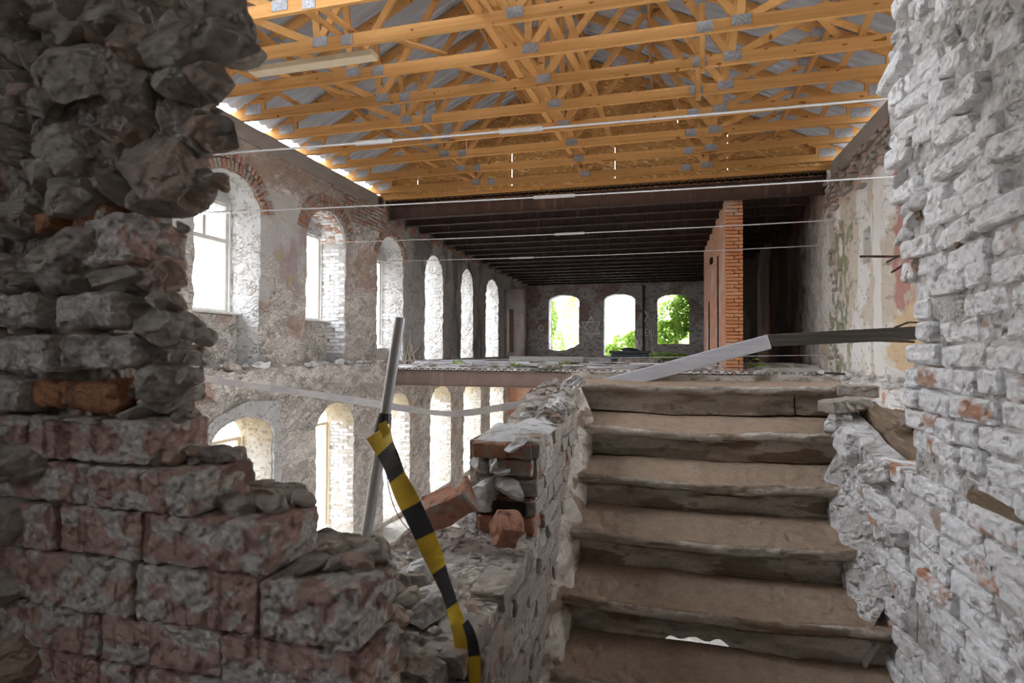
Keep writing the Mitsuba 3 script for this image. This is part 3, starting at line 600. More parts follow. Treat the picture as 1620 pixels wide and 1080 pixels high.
def decking(name, x0, x1, y0, y1, z0, h, lab):
    n = int((x1-x0)/.16); P = []
    for i in range(n): xx = x0+.16*i; P += [(xx, 0), (xx+.05, 0), (xx+.08, h), (xx+.13, h)]
    P.append((x0+.16*n, 0)); P = np.array(P); v = np.vstack([np.c_[P[:, 0], np.full(len(P), y), P[:, 1]+z0+dz] for y, dz in ((y0, 0), (y1, 0), (y1, .012), (y0, .012))])
    m = len(P); f = []
    for a, b in ((0, 1), (1, 2), (2, 3), (3, 0)): f += [[a*m+i, a*m+i+1, b*m+i+1, b*m+i] for i in range(m-1)]
    put(name, (v, np.array(f)), 'm_rust'); tag(name, lab, 'decking', kind='structure')
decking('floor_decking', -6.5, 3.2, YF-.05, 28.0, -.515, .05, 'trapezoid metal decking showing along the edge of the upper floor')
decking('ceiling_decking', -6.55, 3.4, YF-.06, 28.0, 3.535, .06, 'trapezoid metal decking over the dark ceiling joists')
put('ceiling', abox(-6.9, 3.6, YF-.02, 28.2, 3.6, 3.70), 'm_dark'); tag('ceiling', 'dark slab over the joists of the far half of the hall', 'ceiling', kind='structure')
for i, y in enumerate(JY):
    k = thing('ceiling_joist', f'dark steel ceiling joist, {ORD[i]} from the front edge of the low dark ceiling' if i else 'foremost rusty steel joist with stained web below the board gable', 'joist', 'dark ceiling joists' if i else None)
    x1 = 3.22 if y < 13.5 else 3.1
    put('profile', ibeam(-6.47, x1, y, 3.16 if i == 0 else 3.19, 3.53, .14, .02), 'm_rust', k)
# rubble and litter on the floor edge
g = np.random.default_rng(41)
def mound(x0, x1, y0, y1, z0, hfn, res=.07, seed=0, amp=.03, sc=5):
    nx, ny = max(2, int((x1-x0)/res)), max(2, int((y1-y0)/res)); X, Y = np.meshgrid(np.linspace(x0, x1, nx+1), np.linspace(y0, y1, ny+1))
    Z = hfn(X, Y)+2*amp*nfbm(np.stack([X, Y, X*0], -1), sc, 4, seed)
    v = np.stack([X, Y, Z], -1).reshape(-1, 3); i, j = np.meshgrid(np.arange(ny), np.arange(nx), indexing='ij'); m = nx+1
    q = np.stack([i*m+j, i*m+j+1, (i+1)*m+j+1, (i+1)*m+j], -1).reshape(-1, 4); f = np.vstack([q[:, [0, 1, 2]], q[:, [0, 2, 3]]])
    edge = np.r_[np.arange(m), np.arange(1, ny+1)*m+nx, ny*m+np.arange(nx-1, -1, -1), np.arange(ny-1, 0, -1)*m]
    b = v[edge].copy(); b[:, 2] = z0; n = len(v); e2 = np.arange(len(edge)); nxt = np.roll(e2, -1)
    return np.vstack([v, b]), np.vstack([f, np.stack([edge, n+e2, n+nxt], 1), np.stack([edge, n+nxt, edge[nxt]], 1)])
put('rubble_layer', mound(-6.5, 3.2, YF-.02, YF+3.2, -.5, lambda X, Y: -.46+.05*np.minimum(1, (Y-YF)*1.2)+.09*np.clip((X-1.6)/.5, 0, 1)*np.clip((Y-YF)*1.5, 0, 1), .06, 3, .045, 6), 'm_debris', 'floor')
tag('floor__rubble_layer', 'grey rubble and dirt', kind='stuff')
for i in range(60):
    x = g.uniform(-6.3, 1.1); s = g.uniform(.08, .28); y = YF+g.uniform(.0, 1.6)
    key = numbered('rubble_stone'); scene[key] = mikit.ply((lambda m: (m[0]+[0, 0, UP], m[1]))(stone((x, y, -.42+s*.15), (s, s*.8, s*.5), g, 1)), 'm_limestone' if g.random() < .5 else 'm_stone', uv=np.broadcast_to([g.random(), .2], (len(_ico[1][0]), 2)))
    tag(key, 'small rubble stone lying along the edge of the upper floor', 'stone', 'stones along the upper floor edge')
for i in range(22):
    x = g.uniform(-6.0, .9); y = YF+g.uniform(.1, 1.5); L = g.uniform(.5, 1.7); a = g.normal(0, .2); x = -6.0+.315*i+g.uniform(-.1, .1); y = YF+.1+1.4*((i*7) % 22)/22; z = -.385+.028*(i % 4)
    key = thing('loose_board', 'splintered grey board lying in the rubble on the upper floor edge', 'board', 'loose boards on the upper floor'); WHERE[key] = x/y
    m = bar((x-L/2*math.cos(a), y-L/2*math.sin(a), z), (x+L/2*math.cos(a), y+L/2*math.sin(a), z+g.uniform(-.01, .012)), g.uniform(.06, .14), .025, r=.004)
    scene[key] = mikit.ply((m[0]+[0, 0, UP], m[1]), 'm_greyplank')
def single(name, m, mat, lab, cat, group=None, kind=None, smooth=False, uv=None, **more):
    k = put(name, m, mat, smooth=smooth, uv=uv, **more); return tag(k, lab, cat, group, kind)
single('white_beam', (lambda m: m)(abox(-5.55, -2.75, 20.6, 20.9, -.47, -.26, (8, 1, 1), .02)), 'm_white', 'long white beam lying on the upper floor before the first arched opening of the end wall', 'beam')
single('stone_block', brick((-.62, 15.2, -.33), (1.0, .5, .2), g, (6, 3, 2), .03, .02), 'm_stone', 'long low stone block on the upper floor in front of the slate box', 'stone block', uv=(.4, .2))
k = thing('slate_box', 'dark slate blue box bench standing before the middle opening of the end wall', 'box bench')
put('body', abox(-1.86, -.50, 21.6, 22.5, -.46, -.13, (1, 1, 1), .03), 'm_slate', k); put('lid', abox(-1.93, -.44, 21.55, 22.55, -.13, -.04, (2, 2, 1), .03), 'm_slate', k)
put('cloth', (lambda m: (m[0], m[1]))(stone((-1.2, 22.0, -.0), (.75, .5, .2), g, 2, 3, .2)), 'm_slate', k)

# ------------------------------------------------------------------ lower ground, outside
put('ground', mound(-9, 6, -3, 28.4, GZ-.3, lambda X, Y: GZ+.22*np.exp(-((X+6.2)/1.2)**2)+.18*np.exp(-((Y-10)/2)**2), .2, 9, .14, .9), 'm_ground'); tag('ground', 'pale rubble covered ground of the lower hall', 'ground', kind='structure')
put('floor_outside', (np.array([[-300, -200, GZ-.35], [300, -200, GZ-.35], [300, 400, GZ-.35], [-300, 400, GZ-.35]]), np.array([[0, 1, 2], [0, 2, 3]])), 'm_outside'); tag('floor_outside', 'pale open ground outside the building', 'ground', kind='structure')

# ------------------------------------------------------------------ roof: timber trusses with nail plates, sheeting, board gable
XC, ZB, PITCH = -1.64, 3.70, .485
RID = 6.18
def zr(x):                                         # underside of the top chords, x from the ridge line or absolute
    return RID-PITCH*abs(x-XC)
TY = [5.41, 6.18, 6.97, 7.80, 8.64, 9.47, 10.33, 11.24, 12.27]
WZ = ZB+.075
WEBS = [((0, WZ), (0, zr(XC))), ((0, WZ), (-1.38, zr(XC-1.38))), ((0, WZ), (1.38, zr(XC-1.38))), ((-1.38, zr(XC-1.38)), (-2.5, WZ)), ((1.38, zr(XC-1.38)), (2.5, WZ)), ((-2.5, WZ), (-3.75, zr(XC-3.75))), ((2.5, WZ), (3.75, zr(XC-3.75))), ((-2.5, WZ), (-2.62, zr(XC-2.62))), ((2.5, WZ), (2.62, zr(XC-2.62)))]
tm = {}
def tpart(name, m, mat, tone): tm.setdefault(name, []).append((mikit.ply((np.asarray(m[0])+[0, 0, UP], m[1]), mat, uv=np.broadcast_to(tone, (len(m[0]), 2))), mat))
gw = np.random.default_rng(55)
chords = [bar((XL-.2, 0, ZB+.075), (XC+2.1, 0, ZB+.075), .05, .145, r=.003), bar((XC+2.1, 0, ZB+.075), (XR+.2, 0, ZB+.075), .05, .145, r=.003)]
TRUSS = []
for s, (a, b) in (('bottom_chord', ((XL-.25, ZB+.075), (XC-2.1, ZB+.075))), ('bottom_chord', ((XC-2.1, ZB+.075), (XC+2.1, ZB+.075))), ('bottom_chord', ((XC+2.1, ZB+.075), (XR+.25, ZB+.075)))):
    TRUSS.append((s, bar((a[0], 0, a[1]), (b[0], 0, b[1]), .05, .15, r=.003), 0))
for sg in (-1, 1):
    x1 = XC+sg*5.3; TRUSS.append(('top_chord', bar((XC, 0, RID+.08), (x1, 0, RID+.08-PITCH*5.3), .05, .14, r=.003), 1))
    TRUSS.append(('heel_block', bar((XC+sg*4.55, 0, ZB+.2), (XC+sg*4.95, 0, ZB+.19), .05, .16, r=.003), 0))
for a, b in WEBS: TRUSS.append(('king_post' if a[0] == b[0] == 0 else 'web', bar((XC+a[0], 0, a[1]), (XC+b[0], 0, b[1]+.02), .045, .095, up=(1, 0, .01) if a[0] == b[0] else (0, 0, 1), r=.003), 1))
PLATES = [(XC-2.46, ZB+.10, .20, .12), (XC-2.09, ZB+.075, .16, .13), (XC+.03, ZB+.10, .2, .12), (XC+2.12, ZB+.075, .18, .13), (XC+2.52, ZB+.10, .22, .12), (XC, RID+.02, .16, .15), (XC-1.38, zr(XC-1.38)+.03, .14, .12), (XC+1.38, zr(XC-1.38)+.03, .14, .12), (XC-3.75, zr(XC-3.75)+.03, .22, .12), (XC+3.75, zr(XC-3.75)+.03, .22, .12), (XC-4.75, ZB+.16, .3, .16), (XC+4.75, ZB+.16, .3, .16)]
for x, z, w, h in PLATES: TRUSS.append(('nail_plate', abox(x-w/2, x+w/2, -.034, .034, z-h/2, z+h/2), 2))
for i, y in enumerate(TY):
    if i == 0: lab = 'nearest roof truss of new orange timber, crossing the top edge of the picture'
    elif i == len(TY)-1: lab = 'farthest roof truss of new timber, set against the board gable'
    else: lab = f"new orange timber roof truss with grey nail plates, {['second', 'third', 'fourth', 'fifth', 'sixth', 'seventh', 'eighth'][i-1]} counted from the viewer"
    k = thing('roof_truss', lab, 'roof truss', 'timber roof trusses')
    for j, (nm, m, q) in enumerate(TRUSS):
        put(nm, (m[0]+[0, y, 0], m[1]), 'm_plate' if q == 2 else 'm_wood', k, uv=None if q == 2 else (q, gw.random()))
# braces nailed across the trusses
def brace(name, a, b, w, h, lab, grp, up=(0, 0, 1)):
    c = (np.asarray(a)+b)/2; m = bar(a, b, w, h, up=up, r=.003); WHERE[_count.get(name, 0) and f'{name}_{_count[name]:03d}' or name] = c[0]/c[1]; single(name, m, 'm_wood', lab, 'timber brace', grp, uv=(2 if abs(b[1]-a[1]) > abs(b[0]-a[0]) else 1, gw.random()))
zt = ZB+.19
for n, (a, b) in enumerate(((atZ(775, 42.6, zt), atZ(854, 165, zt)), (atZ(800, 42, zt), atZ(876, 168, zt)), (atZ(863, 29, zt), atZ(884, 66, zt)), (atZ(902, 55, zt), atZ(925, 118, zt)))):
    d = b-a; a, b = a-d*(.9 if n < 2 else 1.6), b+d*(1.0 if n < 2 else 3.2)
    b = a+(b-a)*min(1, (12.2-a[1])/(b[1]-a[1])); a, b = a+[0, 0, .055*n-.02], b+[0, 0, .055*n-.02]; brace('long_brace', a, b, .09, .045, f'long timber brace over the chords near mid span, {ORD[n]} from the left', 'long braces over the bottom chords')
_sb = 0
for p, q in (((485, 17), (546, 61)), ((500, 12), (562, 58)), ((557, 74), (598, 109)), ((388, 100), (470, 127)), ((500, 137), (570, 160)), ((609, 67), (700, 94)), ((728, 105.6), (809, 131)), ((362, 108), (408, 132)), ((425, 148), (470, 172)), ((640, 240), (690, 262)), ((1302, 32), (1400, 66)), ((1292, 32), (1325, 66)), ((1378, 20), (1362, 60)), ((1348, 82), (1330, 112)), ((1330, 115), (1310, 150)), ((1310, 165), (1293, 196)), ((770, 300), (720, 255)), ((655, 190), (700, 225))):
    a, b = atZ(*p, ZB+.165), atZ(*q, ZB+.165); kk = max(1, sum(y < (a[1]+b[1])/2 for y in TY)); xm = (a[0]+b[0])/2; sd = 'by the left wall' if xm < -5.2 else 'left of mid span' if xm < -1.6 else 'right of mid span' if xm < 1.5 else 'by the right wall'
    a[2] += .04*(_sb % 3); b[2] += .04*(_sb % 3); _sb += 1
    brace('short_brace', a-(b-a)*.06, b+(b-a)*.06, .08, .035, f'short timber brace behind the {ORD[kk-1]} roof truss {sd}, leaning {"left" if (b[0]-a[0])*(b[1]-a[1]) < 0 else "right"}', 'short braces between the bottom chords')
for sg, dx, wh in ((-1, 1.38, 'left of the ridge'), (1, 1.38, 'right of the ridge'), (-1, 3.75, 'low on the left slope'), (1, 3.75, 'low on the right slope'), (1, 0.1, 'at the ridge')): brace('roof_batten', (XC+sg*dx+.05, 5.2, zr(XC+sg*dx)-.06), (XC+sg*dx+.05, 12.3, zr(XC+sg*dx)-.06), .045, .1, f'timber batten running back under the top chords {wh}', 'battens under the top chords')
for i in range(6):
    y0 = TY[i]; brace('diagonal_brace', (XC-1.3+.02*i, y0, 5.42), (XC-.12, y0+1.5, WZ+.40), .09, .045, f'slanting timber brace near the ridge starting at the {ORD[i]} roof truss', 'slanting braces near the ridge')
m = bar((.50, 9.2, 3.72), (.50, 9.2, 4.45), .075, .05, up=(1, 0, 0), r=.003)
for kk, y in enumerate((8.56, 7.72)): brace('hanger_post', (.5, y, 3.6), (.5, y, 4.5), .07, .05, f'upright light timber post at the {("fifth", "fourth")[kk]} roof truss right of mid span', 'hanger posts', up=(0, 1, 0))
single('mineral_trough', abox(-5.4, -3.55, 6.45, 6.62, 3.72, 3.80, (1, 1, 1), .01), 'm_cream', 'pale trough shaped trim piece laid between the second and third truss at the left', 'trim piece')
# corrugated roof sheets
def sheet(x0, x1, y0, y1, lift):
    n = int(round((y1-y0)/.18)); Y = []
    for i in range(n): yy = y0+.18*i; Y += [(yy, 0), (yy+.08, 0), (yy+.105, .028), (yy+.15, .028)]
    Y.append((y0+.18*n, 0)); Y = np.array(Y); m = len(Y); zz = lambda x: RID+.17-PITCH*abs(x-XC)+lift
    v = np.vstack([np.c_[np.full(m, x), Y[:, 0], zz(x)+Y[:, 1]+d] for x, d in ((x0, 0), (x1, 0), (x1, .004), (x0, .004))]); f = []
    for a, b in ((0, 1), (1, 2), (2, 3), (3, 0)): f += [[a*m+i, a*m+i+1, b*m+i+1, b*m+i] for i in range(m-1)]
    return v, np.array(f)
tag('roof', 'grey corrugated metal roof sheeting over the timber trusses', 'roof', kind='structure')
for i in range(15):
    y = -3.0+1.08*i
    for sg in (-1, 1):
        for j, (a, b) in enumerate(((0, 2.1), (2.0, 4.2), (4.1, 5.08))):
            if sg > 0 or j == 0 or i > 5 or i < 3: put('sheet', sheet(XC+sg*a, XC+sg*b, y-.01, min(y+1.08, 13.2), -.006*j+.003*(i % 2)), 'm_roof', 'roof')
put('ridge_cap', join([abox(XC-.16, XC+.16, -3, 12.9, RID+.17, RID+.19)]), 'm_roof', 'roof')
# oriented strand board gable with open joints
tag('wall_gable', 'orange strand board gable closing the roof space above the steel joist', 'wall', kind='structure')
roofline = Polygon([(XL+.05, 3.64), (XL+.05, RID+.1-PITCH*4.9), (XC, RID+.12), (XR-.02, RID+.1-PITCH*4.87), (XR-.02, 3.64)])
YG = 12.34
xj = [XL]+[float(atY(u, 250, YG)[0]) for u in (661, 810, 973, 1151)]+[XR]; xj2 = [XL]+[float(atY(u, 190, YG)[0]) for u in (738, 900, 1072)]+[XR]
for (xs, z0, z1) in ((xj, 3.64, 4.60), (xj2, 4.610, 5.85), (xj, 5.857, 6.4)):
    for i in range(len(xs)-1):
        gap = .009
        pg = sbox(xs[i]+(gap if i else 0), z0, xs[i+1]-gap, z1).intersection(roofline)
        if pg.is_empty: continue
        v, f = vf(trimesh.creation.extrude_polygon(pg, .022)); put('board', (np.c_[v[:, 0], YG+v[:, 2]+(.004*(i % 2)), v[:, 1]], f), 'm_osb', 'wall_gable', uv=(i*.7+z0, rng.random()))
for i, x in enumerate(xj[1:-1]): put('backing_strip', abox(x-.05, x+.05, YG+.05, YG+.09, 3.72+.08*i, 3.86), 'm_wood', 'wall_gable', uv=(1, .5))
put('sill_timber', abox(XL+.02, XR, YG+.03, YG+.12, 3.58, 3.70), 'm_wood', 'wall_gable', uv=(0, .4))
put('hole_edge', abox(XL, XL+.1, YG-.02, YG+.1, 3.4, 3.64), 'm_rust', 'wall_gable')

# ------------------------------------------------------------------ tie rods across the hall
def rod(a, b, sag, r, lab, turn):
    k = thing('tie_rod', lab, 'tie rod'); t = np.linspace(0, 1, 13)[:, None]; p = np.asarray(a)*(1-t)+np.asarray(b)*t; p[:, 2] -= sag*4*(t*(1-t))[:, 0]
    put('rod', tube(p, r*.78, 6), 'm_rod', k)
    for c in turn: q = np.asarray(a)*(1-c)+np.asarray(b)*c-[0, 0, sag*4*c*(1-c)]; d = (np.asarray(b)-a); d /= np.linalg.norm(d); put('coupling', tube([q-d*.28, q+d*.28], r*1.9, 8), 'm_galv', k)
def ends(p, q, Y): a, b = atY(*p, Y), atY(*q, Y); return a, b
a, b = ends((323, 245), (1408, 155), 6.95); d = b-a; rod(a-d*.0, b+d*.04, .02, .018, 'uppermost and nearest metal tie rod, crossing just below the trusses', (.3, .52))
a, b = ends((340, 336), (1420, 278), 7.5); d = b-a; rod(a-d*.03, b+d*.05, .03, .013, 'second metal tie rod from above, stretched in front of the foremost steel joist', (.03, .56))
a, b = ends((502, 384), (1372, 345), 10.55); rod(a, b, .04, .013, 'third metal tie rod from above, ending at the white plaster of the right wall', (.52,))
a, b = ends((606, 413), (1300, 388), 12.6); rod(a, b, .04, .012, 'fourth metal tie rod from above, crossing below the ceiling joists', (.36,))
a, b = ends((584, 571), (1342, 561), 12.45); rod(a, b, .0, .010, 'lowest metal tie rod, just above the upper floor edge', ())

# ------------------------------------------------------------------ broken brick wall close to the viewer, at the left
g = np.random.default_rng(77)
YN = .85
def P2(u, v, Y): q = atY(u, v, Y); return (float(q[0]), float(q[2]))
sil = [(392, -260), (390, 0), (398, 55), (392, 80), (350, 100), (328, 128), (320, 160), (322, 240), (330, 290), (300, 318), (262, 330), (268, 365), (252, 400), (256, 440), (280, 480), (296, 510), (300, 580), (308, 640), (318, 690), (330, 742), (392, 756), (398, 812), (490, 835), (500, 905), (610, 925), (615, 1010), (610, 1100)]
out = [P2(u, v, 1.14) for u, v in sil]
poly = Polygon(out+[(-.46, -2.2), (-2.25, -2.2), (-2.25, out[0][1])])
pebbled('wall_front', poly, lambda p: np.c_[p[:, 0], YN+.035+p[:, 2], p[:, 1]], .255, .013, 'm_mortar', None, .045, .024, 81, 14)
tag('wall_front', 'broken brick and rubble wall close to the viewer at the left', 'wall', kind='structure')
zl = [-.135, -.2217, -.304, -.3975, -.503, -.589, -.68, -.77, -.86]
xe = [-.919, -.806, -.653, -.4796, -.475, -.47, -.468, -.466]
for r in range(8):
    x, k = xe[r], 0; zc, h = (zl[r]+zl[r+1])/2, zl[r]-zl[r+1]-.006
    while x > -1.75:
        L = (.27 if (k+r) % 3 else .20)+g.uniform(-.015, .015)
        if r == 0 and k == 0: L = .30
        put('brick', brick((x-L/2, YN+.074+g.uniform(-.008, .006), zc), (L-.008, .15, h), g, (22, 8, 8), .006, .0045, .008, scale=26, fine=.004), 'm_dustybrick', 'wall_front', uv=(g.random()*.6+.3, g.uniform(.30, .52)))
        x -= L; k += 1
for (u0, v0, u1, v1, tone, cov, dy) in ((0, 592, 92, 650, .5, 1.0, .0), (92, 594, 236, 648, .1, .05, .02), (-90, 590, -5, 650, .6, .9, .0), (0, 528, 42, 585, .5, 1.0, 0), (44, 526, 132, 588, .5, 1.1, -.02), (136, 524, 252, 582, .6, 1.2, -.01), (36, 466, 120, 520, .4, 1.1, .0), (130, 466, 232, 522, .5, 1.2, -.02), (-60, 468, 32, 522, .3, .9, .0), (160, 336, 218, 372, .1, .15, .01), (172, 352, 262, 430, .3, .55, -.01), (100, 345, 134, 376, .1, .2, .0), (262, 600, 292, 640, .3, .4, .03), (0, 665, 60, 690, .4, 1.0, 0), (95, 655, 200, 668, .5, 1.1, 0), (268, 545, 300, 585, .2, .5, .04), (210, 300, 262, 325, .2, .35, .03)):
    c = atY((u0+u1)/2, (v0+v1)/2, YN+.05+dy); a = atY(u0, v0, YN+dy); b = atY(u1, v1, YN+dy)
    put('brick', brick(c, (b[0]-a[0]-.006, .13, a[2]-b[2]-.004), g, (14, 8, 7), .012, .009, .03, scale=22, fine=.005), 'm_dustybrick', 'wall_front', uv=(tone, cov))
STN = [(150, 18, 215, 74, -.01), (186, 52, 262, 104, -.02), (72, 75, 192, 158, .0), (192, 134, 252, 212, -.03), (252, 108, 326, 172, .0), (300, 5, 388, 62, .02), (225, 38, 404, 98, .0), (330, 62, 406, 92, .05), (205, 212, 330, 318, -.02), (262, 262, 346, 322, .03), (213, 280, 300, 334, .0), (72, 205, 160, 280, .0), (178, 272, 216, 332, -.01), (-10, 205, 50, 266, -.01), (15, 148, 72, 206, .01), (72, 368, 180, 442, -.02), (-10, 320, 84, 384, .0), (128, 424, 262, 468, .0), (-20, 688, 74, 764, -.03), (-20, 880, 44, 960, -.02), (246, 560, 308, 652, .03), (236, 476, 300, 560, .02), (258, 170, 320, 235, .01), (60, 0, 150, 60, .01), (-20, 0, 60, 80, -.01), (90, 285, 170, 345, -.01), (-20, 395, 66, 455, -.01), (-10, 780, 60, 860, -.02), (-20, 985, 70, 1080, -.02), (-20, 90, 40, 150, .0), (285, 120, 330, 160, .04), (236, 370, 276, 420, .03), (330, 0, 392, 40, .05)]
for (u0, v0, u1, v1, dy) in STN:
    c = atY((u0+u1)/2, (v0+v1)/2, YN+.03+dy); a = atY(u0, v0, YN+dy); b = atY(u1, v1, YN+dy)
    put('stone', stone(c, ((b[0]-a[0])*1.12, .13, (a[2]-b[2])*1.12), g, 4, 12, .10, R=np.eye(3), lo=.5, hi=.85), 'm_stone', 'wall_front', uv=(g.random(), .5), smooth=False)
for k in range(46):             # middling lumps of the broken core
    u, v = g.uniform(0, 330), g.uniform(-10, 560); c = P2(u, v, YN)
    if not poly.contains(Point(*P2(u, v, 1.14))): continue
    q = g.uniform(.03, .085); put('lump', stone((c[0], YN+.03, c[1]), (q*1.4, .09, q), g, 3, 8, .14, R=np.eye(3), lo=.5, hi=.85), 'm_stone', 'wall_front', uv=(g.random(), .5))
for k in range(120):            # small chips pressed into the mortar and lying on the steps of the break
    u, v = g.uniform(0, 330), g.uniform(0, 690); c = P2(u, v, YN)
    if not poly.contains(Point(*P2(u, v, 1.14))): continue
    s = g.uniform(.012, .04); put('chip', stone((c[0], YN+.045, c[1]), (s*1.5, s*1.6, s), g, 1, 5), 'm_stone', 'wall_front', uv=(g.random(), .5))
for r in range(4):
    for q in range(3):
        put('mortar_block', brick((xe[r]-(.136, .114, .093, .073)[r]-.09-.19*q+g.uniform(-.02, .012), YN+.215, (zl[r]+zl[r+1])/2-.004), (.19, .15, zl[r]-zl[r+1]+.01), g, (12, 9, 8), .025, .018, .06, scale=14, fine=.006), 'm_mortar', 'wall_front')
    for q in range(9):
        t = g.uniform(.02, .07); put('chip', stone((xe[r]-g.uniform(.03, .14), YN+g.uniform(.03, .13), zl[r]+t*.2), (t*1.4, t, t*.7), g, 2, 6), 'm_stone', 'wall_front', uv=(g.random(), .5))
put('wall_front_far', abox(-6.75, -2.2, YN+.1, YN+.45, GZ-.2, 3.6), 'm_wall_left'); tag('wall_front_far', 'near end wall of the hall left of the broken wall', 'wall', kind='structure')

# ------------------------------------------------------------------ stairwell: whitewashed right wall, rear walls, landing
XW = .90
def S3(p): return np.c_[XW+p[:, 2], p[:, 0], p[:, 1]]
epx = [(1418, -150), (1415, 60), (1406, 130), (1408, 200), (1420, 262), (1425, 330), (1438, 380), (1442, 440), (1452, 475), (1462, 530), (1446, 580), (1440, 640), (1448, 700), (1450, 745)]
ed = [(float(atX(u, v, XW)[1]), float(atX(u, v, XW)[2])) for u, v in epx]
low = [(float(atX(u, v, XW)[1]), float(atX(u, v, XW)[2])) for u, v in ((1420, 742), (1392, 728), (1362, 700), (1340, 672), (1318, 650))]
poly = Polygon([(-2.6, 3.7), (ed[0][0], 3.7)]+ed+[(2.45, -.5), (2.45, -2.4), (-2.6, -2.4)])
pebbled('wall_stairwell', poly, S3, .34, .03, 'm_limemortar', None, .018, .016, 91, 13)
pebbled('low_wall', Polygon([(2.40, -.46)]+low+[(3.62, -.40), (3.62, -2.4), (2.40, -2.4)]), S3, .11, .03, 'm_limemortar', 'wall_stairwell', .018, .016, 92, 13)
tag('wall_stairwell', 'whitewashed rough brick wall along the right side of the stairs, with a ragged end', 'wall', kind='structure')
ez, ey = np.array([e[1] for e in ed])[::-1], np.array([e[0] for e in ed])[::-1]
lz, ly = [e[1] for e in low], [e[0] for e in low]
r = 0; z = 1.62
while z > -1.62:
    yend = float(np.interp(z, ez, ey)) if z > -.44 else float(np.interp(-z, [.44, .50, .58, .8, 2], [2.45, 2.8, 3.2, 3.45, 3.5]))
    y = yend+g.uniform(-.02, .05); k = 0; wild = min(1.0, max(0.0, (z-.15)/.5))
    while y > 1.12 and (z < .9 or y > 1.3):
        L = (.25 if g.random() < .62 else .125)*g.uniform(.9, 1.08)
        if g.random() < .93-.16*wild:
            put('brick', brick((XW+.050+g.uniform(-.016, .014)*(1+wild), y-L/2, z+g.uniform(-.008, .008)*(1+wild)), (.13, L-.010, .070), g, (5, 8, 4), .012, .006+.006*wild, .025+.06*wild, scale=20, fine=.003), 'm_limebrick', 'wall_stairwell', uv=(g.random(), g.uniform(.35, .95) if z < .3 else g.uniform(.6, 1.1)))
        y -= L; k += 1
    z -= .078; r += 1
for k in range(46):
    z = g.uniform(.1, 1.5); y = float(np.interp(z, ez, ey))-abs(g.normal(0, .3)); s = g.uniform(.03, .09)
    put('mortar_lump', stone((XW-.0, y, z), (s, s*1.4, s), g, 2, 6, .15), 'm_limestone', 'wall_stairwell', uv=(g.random(), .2))
for k in range(40):             # ragged mortar along the low broken part beside the upper steps
    y = g.uniform(2.5, 3.5); z = float(np.interp(y, ly, lz))-g.uniform(-.02, .30); s = g.uniform(.05, .12)
    put('rubble_piece', brick((XW+.02+g.uniform(-.03, .03), y, z), (s, s*1.5, s*.7), g, (4, 5, 4), .012, .014, .25, scale=16, fine=.004), 'm_limestone', 'wall_stairwell', uv=(g.random(), .2))
for (y, z, l, s) in ((1.92, -.44, .34, .07), (2.36, .49, .1, .05), (2.05, .35, .08, .06)): put('hollow', stone((XW-.005, y, z), (.035, l, s), g, 2, 4, .1, R=np.eye(3)), 'm_dirt', 'wall_stairwell')
for (y, z, e) in ((2.45, .33, -.2), (2.5, .37, -.05), (2.42, .10, -.12)): put('iron_stub', tube([(XW+.1, y-.1, z), (XW+.02, y+.10, z+.01), (XW-.0, y+.17, z+e*.06)], .004, 6), 'm_rust', 'wall_stairwell')
put('end_return', abox(XW+.33, XR, 2.42, 2.75, GZ-.2, 3.6), 'm_limemortar', 'wall_stairwell')
put('floor_landing', abox(-2.3, XW+.1, -2.6, 2.05, -1.85, -1.62), 'm_step'); tag('floor_landing', 'landing floor at the foot of the stairs', 'floor', kind='structure')
put('wall_rear', abox(-2.5, 1.3, -2.7, -2.45, -1.9, 3.6), 'm_limemortar'); tag('wall_rear', 'rear wall of the stairwell behind the viewer', 'wall', kind='structure')
a, b, c, d = slab(Polygon([(-2.5, -1.9), (1.3, -1.9), (1.3, 3.6), (-2.5, 3.6)], [[(-1.6, .1), (-1.6, 1.4), (-.7, 1.4), (-.7, .1)]]), lambda p: np.c_[-2.2-p[:, 2], p[:, 0], p[:, 1]], .25, .2, .01, .01, 4, seed=3)
put('wall_side', join([a, b, *c, d]), 'm_limemortar'); tag('wall_side', 'left side wall of the stairwell with a small window opening', 'wall', kind='structure')

put('ceiling_landing', abox(-2.3, XW+.2, -2.6, 2.1, 1.62, 1.85), 'm_limemortar'); tag('ceiling_landing', 'underside of the upper landing above the viewer', 'ceiling', kind='structure')

# earth heap behind the low broken wall
k = single('earth_heap', mound(1.03, 2.0, 2.48, 3.75, -1.6, lambda X, Y: -.30-.20*np.clip((3.35-Y)/.75, 0, 1)-.9*np.clip((X-1.42)/.6, 0, 1)**1.3-.05*np.clip((X-1.05)/.3, 0, 1), .03, 4, .06, 9), 'm_dirt', 'brown earth heap behind the low broken wall right of the top steps', 'earth', kind='stuff')
for i, (y, z, x, L, a) in enumerate(((3.36, -.285, .93, .23, .45), (3.58, -.225, 1.06, .2, -.35), (3.12, -.33, 1.2, .2, .9))):
    single('loose_brick', brick((x, y, z), (L, .13, .065), g, (5, 3, 2), .01, .008, .06, R=rotz(a)), 'm_brick', ('whitewashed loose brick on the low wall right of the second step', 'earthy brick lying topmost beside the right end of the top step', 'dusty brick sunk in the earth heap right of the stairs')[i], 'brick', uv=(.4, .75))

